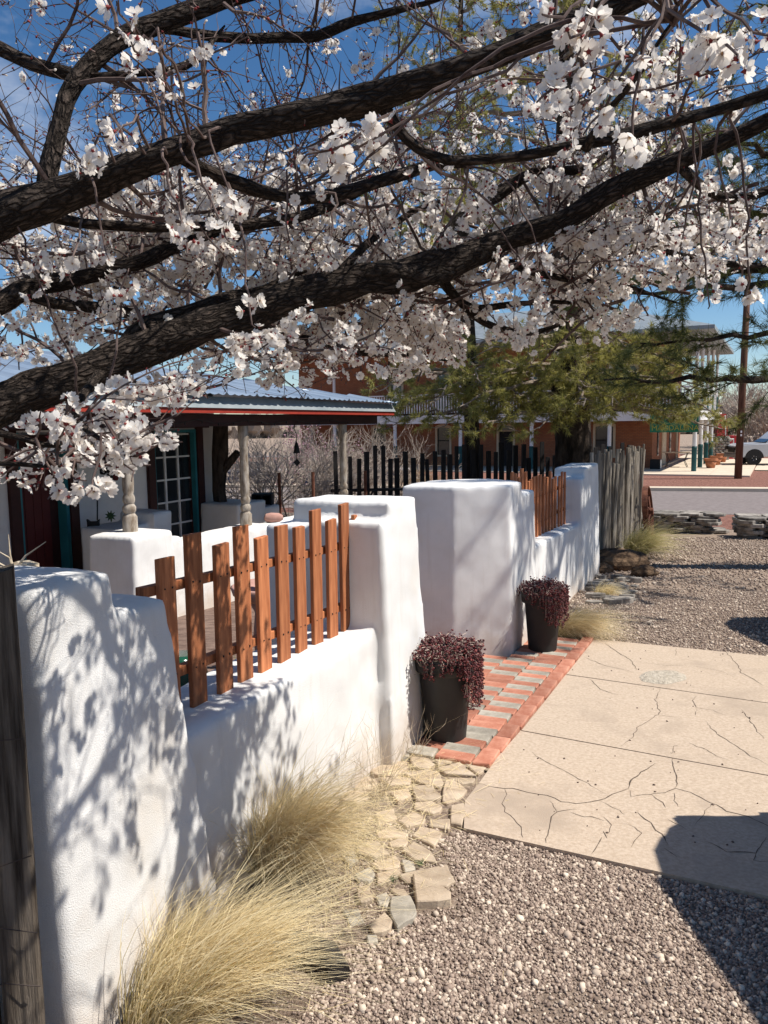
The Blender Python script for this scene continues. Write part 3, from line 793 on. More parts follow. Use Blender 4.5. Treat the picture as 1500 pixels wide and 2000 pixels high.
def block(line, s0, s1, n0, n1, z0, z1, ds=0.03, dn=0.04, z1b=None, ds0=None):
    """a block along a wall line, battered: wider at its foot by ds / dn"""
    z1b = z1 if z1b is None else z1b
    d0 = ds if ds0 is None else ds0
    bot = [line.p(s0 - d0, n0 - dn, z0), line.p(s1 + ds, n0 - dn, z0), line.p(s1 + ds, n1 + dn, z0), line.p(s0 - d0, n1 + dn, z0)]
    top = [line.p(s0, n0, z1), line.p(s1, n0, z1b), line.p(s1, n1, z1b), line.p(s0, n1, z1)]
    return bot, top
W1 = WALLN
def span(line, s0, s1, n0, n1, z0, za, zb, dn=0.03):
    return block(line, s0, s1, n0, n1, z0, za, 0.0, dn, zb)
adobe('stucco_wall', [
    block(W1, -1.70, -1.41, -0.33, 0.06, -0.4, 1.195, 0.05, 0.06, None, 0.0),
    block(W1, -1.68, -1.17, -0.33, 0.05, -0.4, 1.07, 0.20, 0.06, None, 0.0),
    span(W1, -1.3, 0.7, -0.36, 0.015, -0.45, 0.575, 0.535),
    block(W1, 0.46, 0.97, -0.36, 0.07, -0.5, 1.10, 0.09, 0.06, None, 0.0),
    block(W1, 0.58, 0.97, -0.52, 0.06, -0.5, 1.195, 0.09, 0.05, None, 0.0),
    block(W1, 0.50, 0.90, -0.66, -0.3, -0.5, 1.06, 0.03, 0.03, None, 0.0)],
    'white stucco garden wall with two stepped piers, the span holding spaced tall pickets')
W2 = Line(1.2, 6.54, 0.3845, 0.923)
def fp(pts, z0, z1, shrink=0.05):
    c = Vector((sum(p[0] for p in pts) / len(pts), sum(p[1] for p in pts) / len(pts)))
    bot = [Vector((c.x + (p[0] - c.x) * 1.0, c.y + (p[1] - c.y) * 1.0, z0)) for p in pts]
    top = [Vector((c.x + (p[0] - c.x) * (1 - shrink), c.y + (p[1] - c.y) * (1 - shrink), z1)) for p in pts]
    return bot, top
adobe('stucco_wall', [
    fp(pillar_fp, -0.6, 1.105, 0.07),
    block(W2, 0.0, 0.42, -0.35, 0.0, -0.6, 1.0, 0.04, 0.03),
    span(W2, 0.1, 3.3, -0.36, 0.0, -0.8, 0.50, 0.34),
    block(W2, 3.08, 3.6, -0.36, 0.03, -0.8, 0.91, 0.05, 0.04),
    block(W2, 3.36, 4.6, -0.36, 0.03, -0.9, 1.02, 0.06, 0.05)],
    'white stucco wall with a broad angled gate pillar, carrying close-set narrow pickets')

# picket panels
def picket_panel(line, n, specs, width, label, group, rail_z, rail_ext=0.1):
    ss = [line.hit((a + b) / 2, (t + bo) / 2, n)[0] for a, b, t, bo in specs]
    p0 = line.p(ss[0], n, 0.6)
    root = empty('cedar_picket_fence', p0, label, 'fence panel')
    for s, (a, b, t, bo) in zip(ss, specs):
        zt = line.hit((a + b) / 2, t, n)[1]; zb = line.hit((a + b) / 2, bo, n)[1]
        c = line.p(s, n, 0)
        mb = MB(); mb.box((0, 0, (zt + zb) / 2), (width, 0.02, zt - zb))
        for v in range(4, 8): x, y, z = mb.v[v]; mb.v[v] = (x, y, z + (x * random.uniform(-.1, .1)))
        o = mb.obj('picket', M_PICKET, root, bevel=0.002)
        o.location = (c.x, c.y, 0); o.rotation_euler = (random.uniform(-.006, .006), random.uniform(-.008, .008), line.ang + random.uniform(-.03, .03))
        nl = MB()
        for zr in [za + (zb2 - za) * ((s - ss[0]) / max(.01, ss[-1] - ss[0])) for za, zb2 in rail_z]:
            for dx in (-.22, .24): nl.tube([(dx * width, -.0102, zr + random.uniform(-.008, .008)), (dx * width, -.0125, zr)], .0032, 6)
        no = nl.obj('nails', M_BLACKIRON); no.parent = o; tag(no, kind='stuff')
    for za, zb in rail_z:
        a = line.p(ss[0] - rail_ext, n - 0.032, za); b = line.p(ss[-1] + rail_ext, n - 0.032, zb)
        mid = (a + b) / 2; L = (b - a).length
        mb = MB(); mb.box((0, 0, 0), (L, 0.036, 0.036))
        o = mb.obj('rail', M_PICKET, root, bevel=0.002)
        o.location = mid; o.rotation_euler = (0, -math.asin((b.z - a.z) / L), line.ang)
    return root
PK1 = [(313, 347, 1087, 1450), (365, 397, 1042, 1395), (418, 448, 1062, 1370), (461, 488, 1026, 1349), (502, 527, 1048, 1330), (539, 563, 1026, 1326),
       (574, 596, 1029, 1291), (606, 627, 994, 1273), (637, 656, 1014, 1257), (664, 684, 983, 1240), (690, 707, 1005, 1230)]
picket_panel(W1, -0.13, PK1, 0.088, 'panel of widely spaced reddish cedar pickets of uneven height', None, [(1.04, 0.965), (0.72, 0.645)])
PK2 = []
rr = random.Random(3)
for k in range(21):
    x = 1001 + k * 6.0
    f = k / 20
    PK2.append((x - 2.5, x + 2.5, 930 + rr.uniform(-14, 12) - f * 6, 1084 - 48 * f + rr.uniform(-3, 4)))
picket_panel(W2, -0.16, PK2, 0.075, 'panel of close-set narrow brown pickets on the wall beyond the gate', None, [(0.87, 0.80), (0.60, 0.52)])

# weathered gate of grey boards in the opening
ga, gb = Vector((0.16, 6.30)), Vector((-0.62, 5.78))
gate = empty('wooden_gate', (ga.x, ga.y, -0.3), 'weathered grey board gate between the two white walls', 'gate')
gd = (gb - ga); gang = math.atan2(gd.y, gd.x)
for k in range(9):
    p = ga + gd * (0.03 + k / 8.6); h = 1.02 + random.uniform(-.08, .07)
    mb = MB(); mb.box((p.x, p.y, -0.28 + (h + .22) / 2), (0.085, 0.02, h + .22), gang); mb.obj('board', M_GREYWOOD, gate, bevel=0.003)
for z in (0.0, 0.72):
    p = ga + gd * 0.5 + Vector((-gd.y, gd.x)).normalized() * -0.035
    mb = MB(); mb.box((p.x, p.y, z), (0.92, 0.04, 0.07), gang); mb.obj('brace', M_GREYWOOD, gate)
lp = at(800, 1043, 6.13)
mb = MB(); mb.box(lp, (0.03, 0.05, 0.075), 0.2); mb.box(lp + Vector((0.02, -0.02, 0.0)), (0.05, 0.015, 0.02), 0.2)
mb.obj('latch', M_BLACKIRON, gate)

# post and wire at the near end of the wall
def greypost(x, y, w, h, rot, label, m=M_GREYWOOD, name='fence_post', cat='post', lean=0.0):
    mb = MB(); n = 14
    for i in range(n):
        pass
    z0 = gz(y) - 0.15
    pts = [(x + lean * t, y, z0 + (h + .15) * t) for t in [k / 13 for k in range(14)]]
    mb.tube(pts, [w * 0.62 * (1 + 0.03 * mnoise.noise(Vector((k * .9, x, 2)))) for k in range(14)], 8, jit=0.12)
    o = mb.obj(name, m, None, origin=(x, y, gz(y)))
    return tag(o, label, cat)
mb = MB(); px0, py0 = -0.925, 1.80
for k in range(13):
    z = -0.25 + k * 1.515 / 12
    w = 0.088 + 0.004 * mnoise.noise(Vector((k * .8, 0, 0)))
    j = 0.004 * mnoise.noise(Vector((k * .7, 5, 0)))
    a_ = 0.41
    ring = []
    for x, y in ((-1, -.8), (-.8, -1), (-.1, -.93), (.1, -1), (.8, -1), (1, -.8), (1, .8), (.8, 1), (-.8, 1), (-1, .8)):
        X, Y = x * w / 2, y * w / 2
        ring.append((px0 + j + X * math.cos(a_) - Y * math.sin(a_), py0 + X * math.sin(a_) + Y * math.cos(a_), z + (0.012 * x if k == 12 else 0)))
    mb.v += ring
n = 10
for k in range(12):
    for i in range(n): mb.f.append((k * n + i, k * n + (i + 1) % n, (k + 1) * n + (i + 1) % n, (k + 1) * n + i)); mb.m.append(0)
mb.f.append(tuple(12 * n + i for i in range(n))); mb.m.append(0)
tag(mb.obj('fence_post', M_POSTDARK, origin=(px0, py0, -0.1)), 'split weathered dark square post against the end of the white wall', 'post')
mb = MB(); mb.box((-1.03, 1.84, 0.46), (0.035, 0.004, 1.3)); mb.box((-1.03, 1.855, 0.46), (0.004, 0.035, 1.3))
for k in range(11): mb.box((-1.03, 1.834, -.05 + k * .11), (0.02, 0.008, 0.02))
tag(mb.obj('steel_post', M_RUST, origin=(-1.03, 1.84, -0.1)), 'rusty red steel stake beside the split dark post', 'post')
mb = MB(); mb.box((-1.2, 1.92, 0.5), (0.26, 0.03, 1.25), 0.3)
tag(mb.obj('shade_board', M_BLACKWOOD, origin=(-1.2, 1.92, -0.1)), 'added dark board standing in for the shade behind the rusty steel stake', 'board')  # dark board added to stand in for the shade behind the post
fw = empty('fence_wire', (-1.05, 1.94, 0.3), 'thin wire strands twisted round the split dark post', 'wire')
for z in (0.86, 0.58, 0.40, 0.24, 0.10):
    pts = [Vector((-1.46 + k * .075, 1.83 - 0.09 * math.exp(-((k - 7) / 2.2) ** 2) , z + 0.02 * math.sin(k * 1.7 + z * 9))) for k in range(9)]
    MB().tube(pts, 0.0014, 5).obj('strand', M_WIRE, fw)

# ================================================================== PLANTERS
def planter(name, c, label):
    root = empty(name, c, label, 'planter', 'two tall black planters by the gate')
    prof = [(0.105, 0.0), (0.115, 0.004), (0.148, 0.40), (0.152, 0.402), (0.170, 0.404), (0.174, 0.41), (0.179, 0.485), (0.176, 0.492), (0.168, 0.492), (0.165, 0.45), (0.0, 0.45)]
    autosmooth(MB().lathe(c, prof[:4], 40).obj('body', M_POT, root), 50)
    autosmooth(MB().lathe(c, prof[3:10], 40, cap=False).obj('rim', M_POT, root), 50)
    MB().lathe(c, [(0.166, 0.44), (0.1, 0.455), (0.001, 0.46)], 24, cap=False).obj('soil', M_SOILDARK, root)
    return root
def succulent(c, label, seed, trail, lop):
    """mat of fleshy red rosettes with pale wiry stems trailing over the rim"""
    rng = random.Random(seed); root = empty('trailing_succulent', (c[0], c[1], c[2] + 0.46), label, 'succulent', 'trailing succulents in the black planters')
    st = MB(); P = []; Rr = []
    zt = c[2] + 0.47
    for k in range(230):                               # mound
        a = rng.uniform(0, 2 * math.pi); r = 0.185 * math.sqrt(rng.random())
        h = 0.052 * (1 - (r / 0.2) ** 2) + rng.uniform(-.015, .025)
        p = Vector((c[0] + r * math.cos(a), c[1] + r * math.sin(a), zt + h + 0.01)); q = p + Vector((rng.uniform(-.04, .04) + .03 * math.cos(a), rng.uniform(-.04, .04) + .03 * math.sin(a), rng.uniform(.01, .04)))
        st.tube([p - Vector((0, 0, .03)), (p + q) / 2 + Vector((0, 0, .012)), q], 0.0022, 3, cap=False)
        for _ in range(5):
            P.append(p.lerp(q, rng.random()) + Vector((rng.gauss(0, .012), rng.gauss(0, .012), rng.gauss(0.004, .008)))); Rr.append(rng.uniform(.0055, .011))
    for k in range(trail):                             # trailing stems
        a = lop + rng.gauss(0, 0.55) if rng.random() < .85 else rng.uniform(0, 2 * math.pi)
        L = rng.uniform(.04, .24) * (1.0 if abs((a - lop + math.pi) % (2 * math.pi) - math.pi) < .8 else .28)
        r0 = 0.15; pts = []
        for t in range(6):
            u = t / 5; rad = r0 + 0.042 * min(1, u * 3) + rng.uniform(-.006, .008)
            z = zt + 0.035 * (1 - u) - max(0, u - .25) * L * 1.4
            aa = a + rng.uniform(-.03, .03)
            pts.append(Vector((c[0] + rad * math.cos(aa), c[1] + rad * math.sin(aa), z)))
        st.tube(pts, 0.0019, 3, cap=False)
        for i in range(1, 6):
            for _ in range(3 if i < 5 else 6):
                P.append(pts[i] + Vector((rng.gauss(0, .009), rng.gauss(0, .009), rng.gauss(0, .01)))); Rr.append(rng.uniform(.005, .0095))
    st.obj('stems', M_STEM, root)
    V, T, r = pebbles(np.array([tuple(p) for p in P]), np.array(Rr), RNG, RNG.uniform(0, 1, len(P)))
    tag(fast('leaves', V, T, M_SUCC, root, rnd=r, smooth=True), kind='stuff')
    return root
c1 = Vector((0.335, 4.24, gz(4.24) + 0.03)); c2 = Vector((1.30, 6.25, gz(6.25) + 0.035))
planter('tall_planter', c1, 'tall tapered black planter where flagstones meet the brick apron')
succulent(c1, 'dark red succulent mound spilling long strands over a black planter by flagstones', 5, 150, -0.25)
planter('tall_planter', c2, 'tall tapered black planter beside the angled white gate pillar')
succulent(c2, 'dark red succulent drooping over the black planter beside the gate pillar', 9, 110, -0.9)

# ================================================================== GRASSES
def grass(name, base, n, length, label, group=None, spread=0.07, lean=(0.35, -0.05), wid=0.0015, m=None, tilt=0.5, seed=1, segs=6, droop=0.55, flat=None):
    rng = np.random.default_rng(seed)
    B = np.zeros((n, 3)); a = rng.uniform(0, 2 * np.pi, n); r = spread * np.sqrt(rng.uniform(0, 1, n))
    B[:, 0] = r * np.cos(a); B[:, 1] = r * np.sin(a)
    L = length * np.clip(rng.normal(.82, .2, n), .25, 1.25)
    ta = rng.uniform(0, 2 * np.pi, n); tm = tilt * np.abs(rng.normal(0, .55, n))
    D = np.stack([np.cos(ta) * tm + lean[0] * rng.uniform(.25, 1.1, n), np.sin(ta) * tm + lean[1] * rng.uniform(.3, 1.2, n), np.ones(n)], 1)
    D /= np.linalg.norm(D, axis=1)[:, None]
    wind = np.array([lean[0], lean[1], 0]) * rng.uniform(.5, 1.6, (n, 1)) + np.stack([rng.normal(0, .18, n), rng.normal(0, .18, n), np.zeros(n)], 1)
    dr = droop * rng.uniform(.5, 1.5, n)
    t = np.linspace(0, 1, segs + 1)
    C = B[:, None] + L[:, None, None] * (D[:, None] * t[None, :, None] + wind[:, None] * (t ** 2)[None, :, None] * 0.9
        - np.array([0, 0, 1])[None, None] * (t ** 2.2)[None, :, None] * dr[:, None, None])
    C += (np.asarray(base) + np.array([0, 0, 0.0]))[None, None]
    fl = 0.02 * L[:, None, None] * np.sin(t * 7 + rng.uniform(0, 6, (n, 1)))[..., None] * rng.normal(0, 1, (n, 1, 3)) * t[None, :, None]
    C += fl
    C[:, :, 2] = np.maximum(C[:, :, 2], -0.05 * np.clip(C[:, :, 1], -5, 21) + 0.008 + 0.02 * rng.uniform(0, 1, (n, 1)))
    side = rng.normal(size=(n, 3)); side[:, 2] *= .3; side /= np.linalg.norm(side, axis=1)[:, None]
    wv = wid * (1 - 0.85 * t)[None, :, None] * rng.uniform(.7, 1.4, (n, 1, 1))
    A = C + side[:, None] * wv; Bq_ = C - side[:, None] * wv
    V = np.stack([A, Bq_], 2).reshape(-1, 3)
    k = 2 * (segs + 1); i0 = (np.arange(n) * k)[:, None] + (np.arange(segs) * 2)[None]
    Q = np.stack([i0, i0 + 1, i0 + 3, i0 + 2], 2).reshape(-1, 4)
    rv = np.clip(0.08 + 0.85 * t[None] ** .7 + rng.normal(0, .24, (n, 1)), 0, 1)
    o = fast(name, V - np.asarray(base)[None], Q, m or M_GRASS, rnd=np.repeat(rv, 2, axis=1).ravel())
    o.location = base
    tag(o, label, 'grass', group)
    return o
def gp(px, py, dz=0.0):
    p = ground(px, py); return (p.x, p.y, gz(p.y) + dz)
GG = 'feather grass clumps by the wall'
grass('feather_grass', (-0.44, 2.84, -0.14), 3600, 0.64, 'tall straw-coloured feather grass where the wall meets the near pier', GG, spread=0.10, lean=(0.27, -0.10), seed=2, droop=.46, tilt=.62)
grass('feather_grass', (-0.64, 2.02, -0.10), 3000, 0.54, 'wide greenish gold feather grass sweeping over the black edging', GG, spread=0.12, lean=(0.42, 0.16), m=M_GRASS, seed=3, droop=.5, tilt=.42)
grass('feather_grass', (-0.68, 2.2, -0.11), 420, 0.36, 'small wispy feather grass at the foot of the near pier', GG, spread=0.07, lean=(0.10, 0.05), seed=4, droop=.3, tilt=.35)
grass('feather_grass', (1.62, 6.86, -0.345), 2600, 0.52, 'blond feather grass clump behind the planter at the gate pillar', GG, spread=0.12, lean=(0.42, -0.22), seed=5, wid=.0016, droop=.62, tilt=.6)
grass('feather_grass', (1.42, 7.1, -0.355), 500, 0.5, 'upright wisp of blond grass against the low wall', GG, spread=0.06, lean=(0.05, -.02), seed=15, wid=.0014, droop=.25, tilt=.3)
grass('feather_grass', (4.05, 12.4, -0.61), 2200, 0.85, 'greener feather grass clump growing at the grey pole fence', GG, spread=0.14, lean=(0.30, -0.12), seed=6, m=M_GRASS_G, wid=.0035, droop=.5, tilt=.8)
grass('feather_grass', (2.55, 8.9, -0.44), 500, 0.35, 'low grey tuft lying on the flat stones', GG, spread=0.1, lean=(0.3, -0.1), seed=16, wid=.002, droop=.7, tilt=.9)
for i, (px, py) in enumerate(((770, 1726), (820, 1695))):
    grass('grass_tuft', gp(px, py), 90, 0.04, ('tiny green tuft sprouting beside the thick tilted flagstone', 'tiny green tuft sprouting above the widest flagstone')[i], 'green tufts in the flagstones', spread=0.014, lean=(0, 0), seed=30 + i, m=M_AGAVE, wid=.0012, droop=.3, tilt=.6)
# dry weeds
def weed(base, n, h, seed, label):
    rng = random.Random(seed); mb = MB(); b = Vector(base)
    for k in range(n):
        a = rng.uniform(0, 2 * math.pi); sp = rng.uniform(.1, .9); L = h * rng.uniform(.5, 1.1)
        d = Vector((math.cos(a) * sp, math.sin(a) * sp, 1)).normalized()
        p = b + Vector((rng.uniform(-.05, .05), rng.uniform(-.05, .05), 0)); pts = [p]
        for i in range(5):
            p = p + d * L / 5; d = (d + Vector((rng.gauss(0, .14), rng.gauss(0, .14), rng.gauss(-.02, .1)))).normalized(); pts.append(p.copy())
            if i > 1 and rng.random() < .6:
                e = (d + Vector((rng.gauss(0, .6), rng.gauss(0, .6), .2))).normalized()
                mb.tube([p, p + e * L * .1, p + e * L * .18 + Vector((0, 0, .02))], [.0008, .0006, .0003], 3, cap=False)
        mb.tube(pts, [.0013, .0012, .001, .0009, .0007, .0004], 3, cap=False)
    return tag(mb.obj('dry_weed', M_WEED, origin=base), label, 'weed', 'dry weeds by the wall')
weed(gp(735, 1560), 34, 0.36, 1, 'bare branching dry weed among flagstones below the white wall')
weed(gp(800, 1480), 20, 0.30, 2, 'sparse dry weed stems in front of the black planter')
weed(gp(660, 1560), 16, 0.4, 3, 'thin dry weed stalks against the base of the white wall')
# black edging half buried under the grass
mb = MB(); e0 = Vector((-0.20, 2.18, -0.11))
pts = [Vector((-0.58, 2.22, -0.075)), Vector((-0.42, 2.3, -0.07)), Vector((-0.30, 2.32, -0.07)), Vector((-0.20, 2.28, -0.075)), Vector((-0.16, 2.2, -0.08))]
mb.tube(pts, [.045, .048, .048, .046, .04], 12)
tag(autosmooth(mb.obj('garden_edging', M_POT, origin=(-0.3, 2.3, -0.11))), 'black plastic edging pipe half buried under the feather grass', 'edging')

# straw litter shed over the flagstones and under the grass
lit = np.random.default_rng(77); n = 1500; q = np.zeros((n, 3))
sL = lit.uniform(-1.3, .75, n); nL = .12 + np.abs(lit.normal(0, .24, n))
for k in range(n):
    p = W1.xy(sL[k], nL[k]); q[k] = (p.x, p.y, gz(p.y) + .012 + lit.uniform(0, .02))
aL = lit.uniform(0, np.pi, n); LL = lit.uniform(.015, .07, n)
dv = np.stack([np.cos(aL), np.sin(aL), lit.normal(0, .12, n)], 1) * LL[:, None]; sv = np.stack([-np.sin(aL), np.cos(aL), lit.normal(0, .4, n)], 1) * .0008
V = np.stack([q - dv - sv, q - dv + sv, q + dv + sv, q + dv - sv], 1).reshape(-1, 3)
tag(fast('straw_litter', V, np.arange(n * 4).reshape(-1, 4), M_GRASS, rnd=np.repeat(lit.uniform(.45, 1, n), 4)), 'loose straw litter strewn over the flagstones below the wall', 'litter', kind='stuff')

# ================================================================== ROCKS
def rock(mb, c, r, seed, sq=(1, 1, 1), mi=0, sub=2):
    bm = bmesh.new(); bmesh.ops.create_icosphere(bm, subdivisions=sub, radius=1)
    for v in bm.verts:
        d = 1 + .28 * mnoise.noise(v.co * 1.7 + Vector((seed * 3.1, seed, 0))) + .1 * mnoise.noise(v.co * 5 + Vector((seed, 0, 0)))
        v.co = Vector((v.co.x * sq[0], v.co.y * sq[1], v.co.z * sq[2])) * d * r
    k = len(mb.v); bm.verts.ensure_lookup_table()
    mb.add([v.co + Vector(c) for v in bm.verts], [[v.index for v in f.verts] for f in bm.faces], mi); bm.free()
    return mb
for i, (px, py, r, lab) in enumerate(((1208, 1112, .33, 'large brown lava rock at the foot of the grey pole fence'), (1258, 1125, .16, 'small grey brown rock beside the large lava rock'), (1176, 1118, .14, 'dark rock lodged between the white wall end and the lava rock'))):
    g = gp(px, py); mb = rock(MB(), (g[0], g[1], g[2] + r * .3), r, i + 3, (1.15, .8, .62), sub=3)
    tag(mb.obj('lava_rock', M_LAVA, origin=g), lab, 'rock')
def slab_stack(name, c, w, d, rows, label, seed, rot, th=0.055):
    rng = random.Random(seed); root = empty(name, c, label, 'stone stack')
    z = c[2]
    for r in range(rows):
        x = -w / 2; t = th * rng.uniform(.7, 1.3)
        while x < w / 2 - .05:
            L = rng.uniform(.28, .6)
            for yy in (-.5, .5):
                ox = x + L / 2 + rng.uniform(-.04, .04); oy = yy * d * .5 + rng.uniform(-.05, .05)
                n = rng.randrange(5, 8); P = []
                for k in range(n):
                    a = 2 * math.pi * (k + rng.uniform(-.25, .25)) / n
                    P.append((ox + L * .55 * math.cos(a), oy + d * .32 * math.sin(a)))
                cr, sr = math.cos(rot), math.sin(rot)
                Pw = [(c[0] + a * cr - b * sr, c[1] + a * sr + b * cr) for a, b in P]
                tl = rng.uniform(-.02, .02)
                MB().prism([Vector((a, b, z - .004)) for a, b in Pw], [Vector((a, b, z + t * .93 + tl * (a - c[0]) * .3)) for a, b in Pw]).obj('stone', M_SLATE, root, bevel=.008)
            x += L
        z += t
    return root
slab_stack('stone_stack', (6.1, 16.7, gz(16.7)), 1.7, .7, 8, 'low dry-stacked slate wall beside the iron wheel', 4, -.26, .06)
slab_stack('stone_stack', (8.0, 15.2, gz(15.2)), 1.9, .8, 7, 'short dry-stacked slate pile across the gravel opening', 5, -.26, .062)
flat = empty('flat_stones', gp(1200, 1155), 'flat shards of slate laid on the ground below the lava rock', 'stones')
for i in range(34):
    g = gp(random.uniform(1150, 1245), random.uniform(1128, 1180)); n = 6; L = random.uniform(.06, .15); rt = random.uniform(-.4, .1)
    P = [(g[0] + L * math.cos(2 * math.pi * k / n + random.uniform(-.3, .3)) * math.cos(rt) , g[1] + L * .55 * math.sin(2 * math.pi * k / n)) for k in range(n)]
    z = gz(g[1]) + i * .0013
    MB().prism([Vector((a, b, gz(b) - .01)) for a, b in P], [Vector((a, b, gz(b) + .02 + i * .0015)) for a, b in P]).obj('stone', M_SLATE, flat, bevel=.006)

# ================================================================== POLE FENCE AND WHEEL
CF = Line(3.12, 11.02, 2.6, 5.72)
coy = empty('pole_fence', CF.p(0, -.1, -.55), 'grey weathered pole fence of crooked upright sticks beyond the white wall', 'fence')
rr = random.Random(11); s = 0.02
while s < 6.28:
    r = rr.uniform(.024, .044); n_ = -0.12 + rr.uniform(-.02, .03); q = CF.xy(s, n_); g = gz(q.y)
    h = 1.56 + s * .035 + rr.uniform(-.16, .17); lx, ly = rr.gauss(0, .03), rr.gauss(0, .03)
    bow = rr.gauss(0, .015)
    pts = [Vector((q.x + lx * t + bow * math.sin(t * 3.1), q.y + ly * t, g - .05 + (h + .05) * t)) for t in (0, .25, .5, .75, 1)]
    MB().tube(pts, [r, r * .98, r * .95, r * .9, r * .82], 7, jit=.1).obj('pole', M_POLEWOOD, coy)
    s += r * 2 + rr.uniform(.012, .09)
for z in (.35, 1.15):
    a, b = CF.p(0, -.2, gz(11.2) + z), CF.p(6.3, -.2, gz(16.7) + z)
    MB().tube([a, (a + b) / 2, b], .035, 7).obj('rail', M_GREYWOOD, coy)
wc = CF.p(5.35, 0.12, gz(16.0) + .53)
wheel = empty('wagon_wheel', (wc.x, wc.y, gz(16.0)), 'rusty iron wagon wheel leaning on the grey pole fence', 'wheel')
ex = Vector((CF.w.x, CF.w.y, 0)); ez = Vector((-.10 * CF.n.x, -.10 * CF.n.y, 1)).normalized(); en = ex.cross(ez)
RW = .53
mb = MB(); n = 40; ring = []
for k in range(n):
    a = 2 * math.pi * k / n
    for rad, o in ((RW, -.055), (RW, .055), (RW - .022, .055), (RW - .022, -.055)):
        mb.v.append(tuple(wc + (ex * math.cos(a) + ez * math.sin(a)) * rad + en * o))
for k in range(n):
    for i in range(4):
        mb.f.append((k * 4 + i, k * 4 + (i + 1) % 4, ((k + 1) % n) * 4 + (i + 1) % 4, ((k + 1) % n) * 4 + i)); mb.m.append(0)
mb.obj('rim', M_RUST, wheel)
for k in range(12):
    a = 2 * math.pi * k / 12 + .1; d = ex * math.cos(a) + ez * math.sin(a)
    MB().tube([wc + d * .06 + en * (.05 if k % 2 else -.05), wc + d * (RW - .012)], .011, 6).obj('spoke', M_RUST, wheel)
MB().tube([wc - en * .11, wc + en * .11], .07, 14).obj('hub', M_RUST, wheel)

# black picket fence across the yard
BFL = Line(-1.15, 14.0, 6.2, 1.75)
bf = empty('picket_fence', BFL.p(0, 0, gz(14)), 'blackened wooden picket fence of uneven heights behind the yard', 'fence')
rr = random.Random(21); s = 0.3
while s < 6.5:
    q = BFL.xy(s, 0); g = gz(q.y); w = rr.uniform(.07, .10)
    ztop = 1.02 + rr.uniform(-.12, .2)
    mb = MB(); mb.box((0, 0, (ztop + g) / 2), (w, .03, ztop - g)); o = mb.obj('picket', M_BLACKWOOD, bf)
    o.location = (q.x, q.y, 0); o.rotation_euler = (rr.gauss(0, .008), rr.gauss(0, .012), BFL.ang)
    s += w + rr.uniform(.035, .095)
for z in (.25, 1.1):
    a, b = BFL.p(0.2, -.035, gz(14) + z), BFL.p(6.5, -.035, gz(15.8) + z)
    MB().tube([a, b], .03, 6).obj('rail', M_BLACKWOOD, bf)

# ================================================================== ADOBE HOUSE WITH PORCH
PL = Line(-2.55, 7.7, 1.93, 4.3)                       # porch post line; outward normal faces the street wall
FLZ = -0.42
house = empty('adobe_house', PL.p(2, -2, FLZ), 'low white adobe house with tin porch roof and red trim', 'house')
HW = -2.0                                             # house wall stands 2 m behind the posts
S_END = PL.hit(421, 900, HW)[0]                        # corner of the house
def wall_box(s0, s1, n0, n1, z0, z1, name, m, parent=house, bevel=0.0):
    mb = MB(); mb.prism([PL.p(s0, n0, z0), PL.p(s1, n0, z0), PL.p(s1, n1, z0), PL.p(s0, n1, z0)], [PL.p(s0, n0, z1), PL.p(s1, n0, z1), PL.p(s1, n1, z1), PL.p(s0, n1, z1)])
    return mb.obj(name, m, parent, bevel=bevel)
dA = (PL.hit(300, 940, HW)[0], PL.hit(384, 940, HW)[0])      # french door opening
dB = (PL.hit(36, 1000, HW)[0], PL.hit(134, 1000, HW)[0])     # red door opening
DZ = 1.56
for s0, s1 in ((-7.0, dB[0]), (dB[1], dA[0]), (dA[1], S_END)):
    wall_box(s0, s1, HW - .35, HW, FLZ - .5, 2.35, 'wall', M_STUCCO_H)
for d in (dA, dB):
    wall_box(d[0], d[1], HW - .35, HW, DZ, 2.35, 'wall', M_STUCCO_H)
wall_box(S_END - .35, S_END, HW - 6, HW - .35, FLZ - .5, 2.35, 'wall', M_STUCCO_H)
wall_box(-7, S_END, HW - 6.3, HW - 6, FLZ - .5, 2.35, 'wall', M_STUCCO_H)
wall_box(-7.3, -7, HW - 6.3, HW, FLZ - .5, 2.35, 'wall', M_STUCCO_H)
wall_box(-6.9, S_END - .4, HW - 5.9, HW - .36, FLZ - .5, FLZ - .02, 'floor', M_SOILDARK)
# french door
d0, d1 = dA
fd = wall_box(d0 - .14, d0, HW, HW + .05, FLZ, DZ + .02, 'door_frame', M_DARKFRAME)
wall_box(d1, d1 + .14, HW, HW + .05, FLZ, DZ + .02, 'jamb', M_DARKFRAME, fd)
wall_box(d0 - .28, d1 + .26, HW, HW + .08, DZ + .02, DZ + .19, 'lintel', M_DARKFRAME, fd)
wall_box(d0, d0 + .045, HW - .12, HW + .02, FLZ, DZ, 'reveal', M_TEAL, fd)
wall_box(d1 - .045, d1, HW - .12, HW + .02, FLZ, DZ, 'reveal', M_TEAL, fd)
wall_box(d0 + .045, d1 - .045, HW - .12, HW + .02, DZ - .045, DZ, 'reveal', M_TEAL, fd)
door = wall_box(d0 + .05, d1 - .05, HW - .10, HW - .085, FLZ, DZ - .05, 'door', M_GLASS)
cols = np.linspace(d0 + .05, d1 - .05, 4)
for x in cols: wall_box(x - .016, x + .016, HW - .084, HW - .06, FLZ, DZ - .05, 'glazing_bar', M_DARKFRAME if x in (cols[0], cols[-1]) else M_WHITEPAINT, door)
for z in np.linspace(FLZ + .25, DZ - .07, 6): wall_box(d0 + .07, d1 - .07, HW - .083, HW - .062, z - .012, z + .012, 'glazing_bar', M_WHITEPAINT, door)
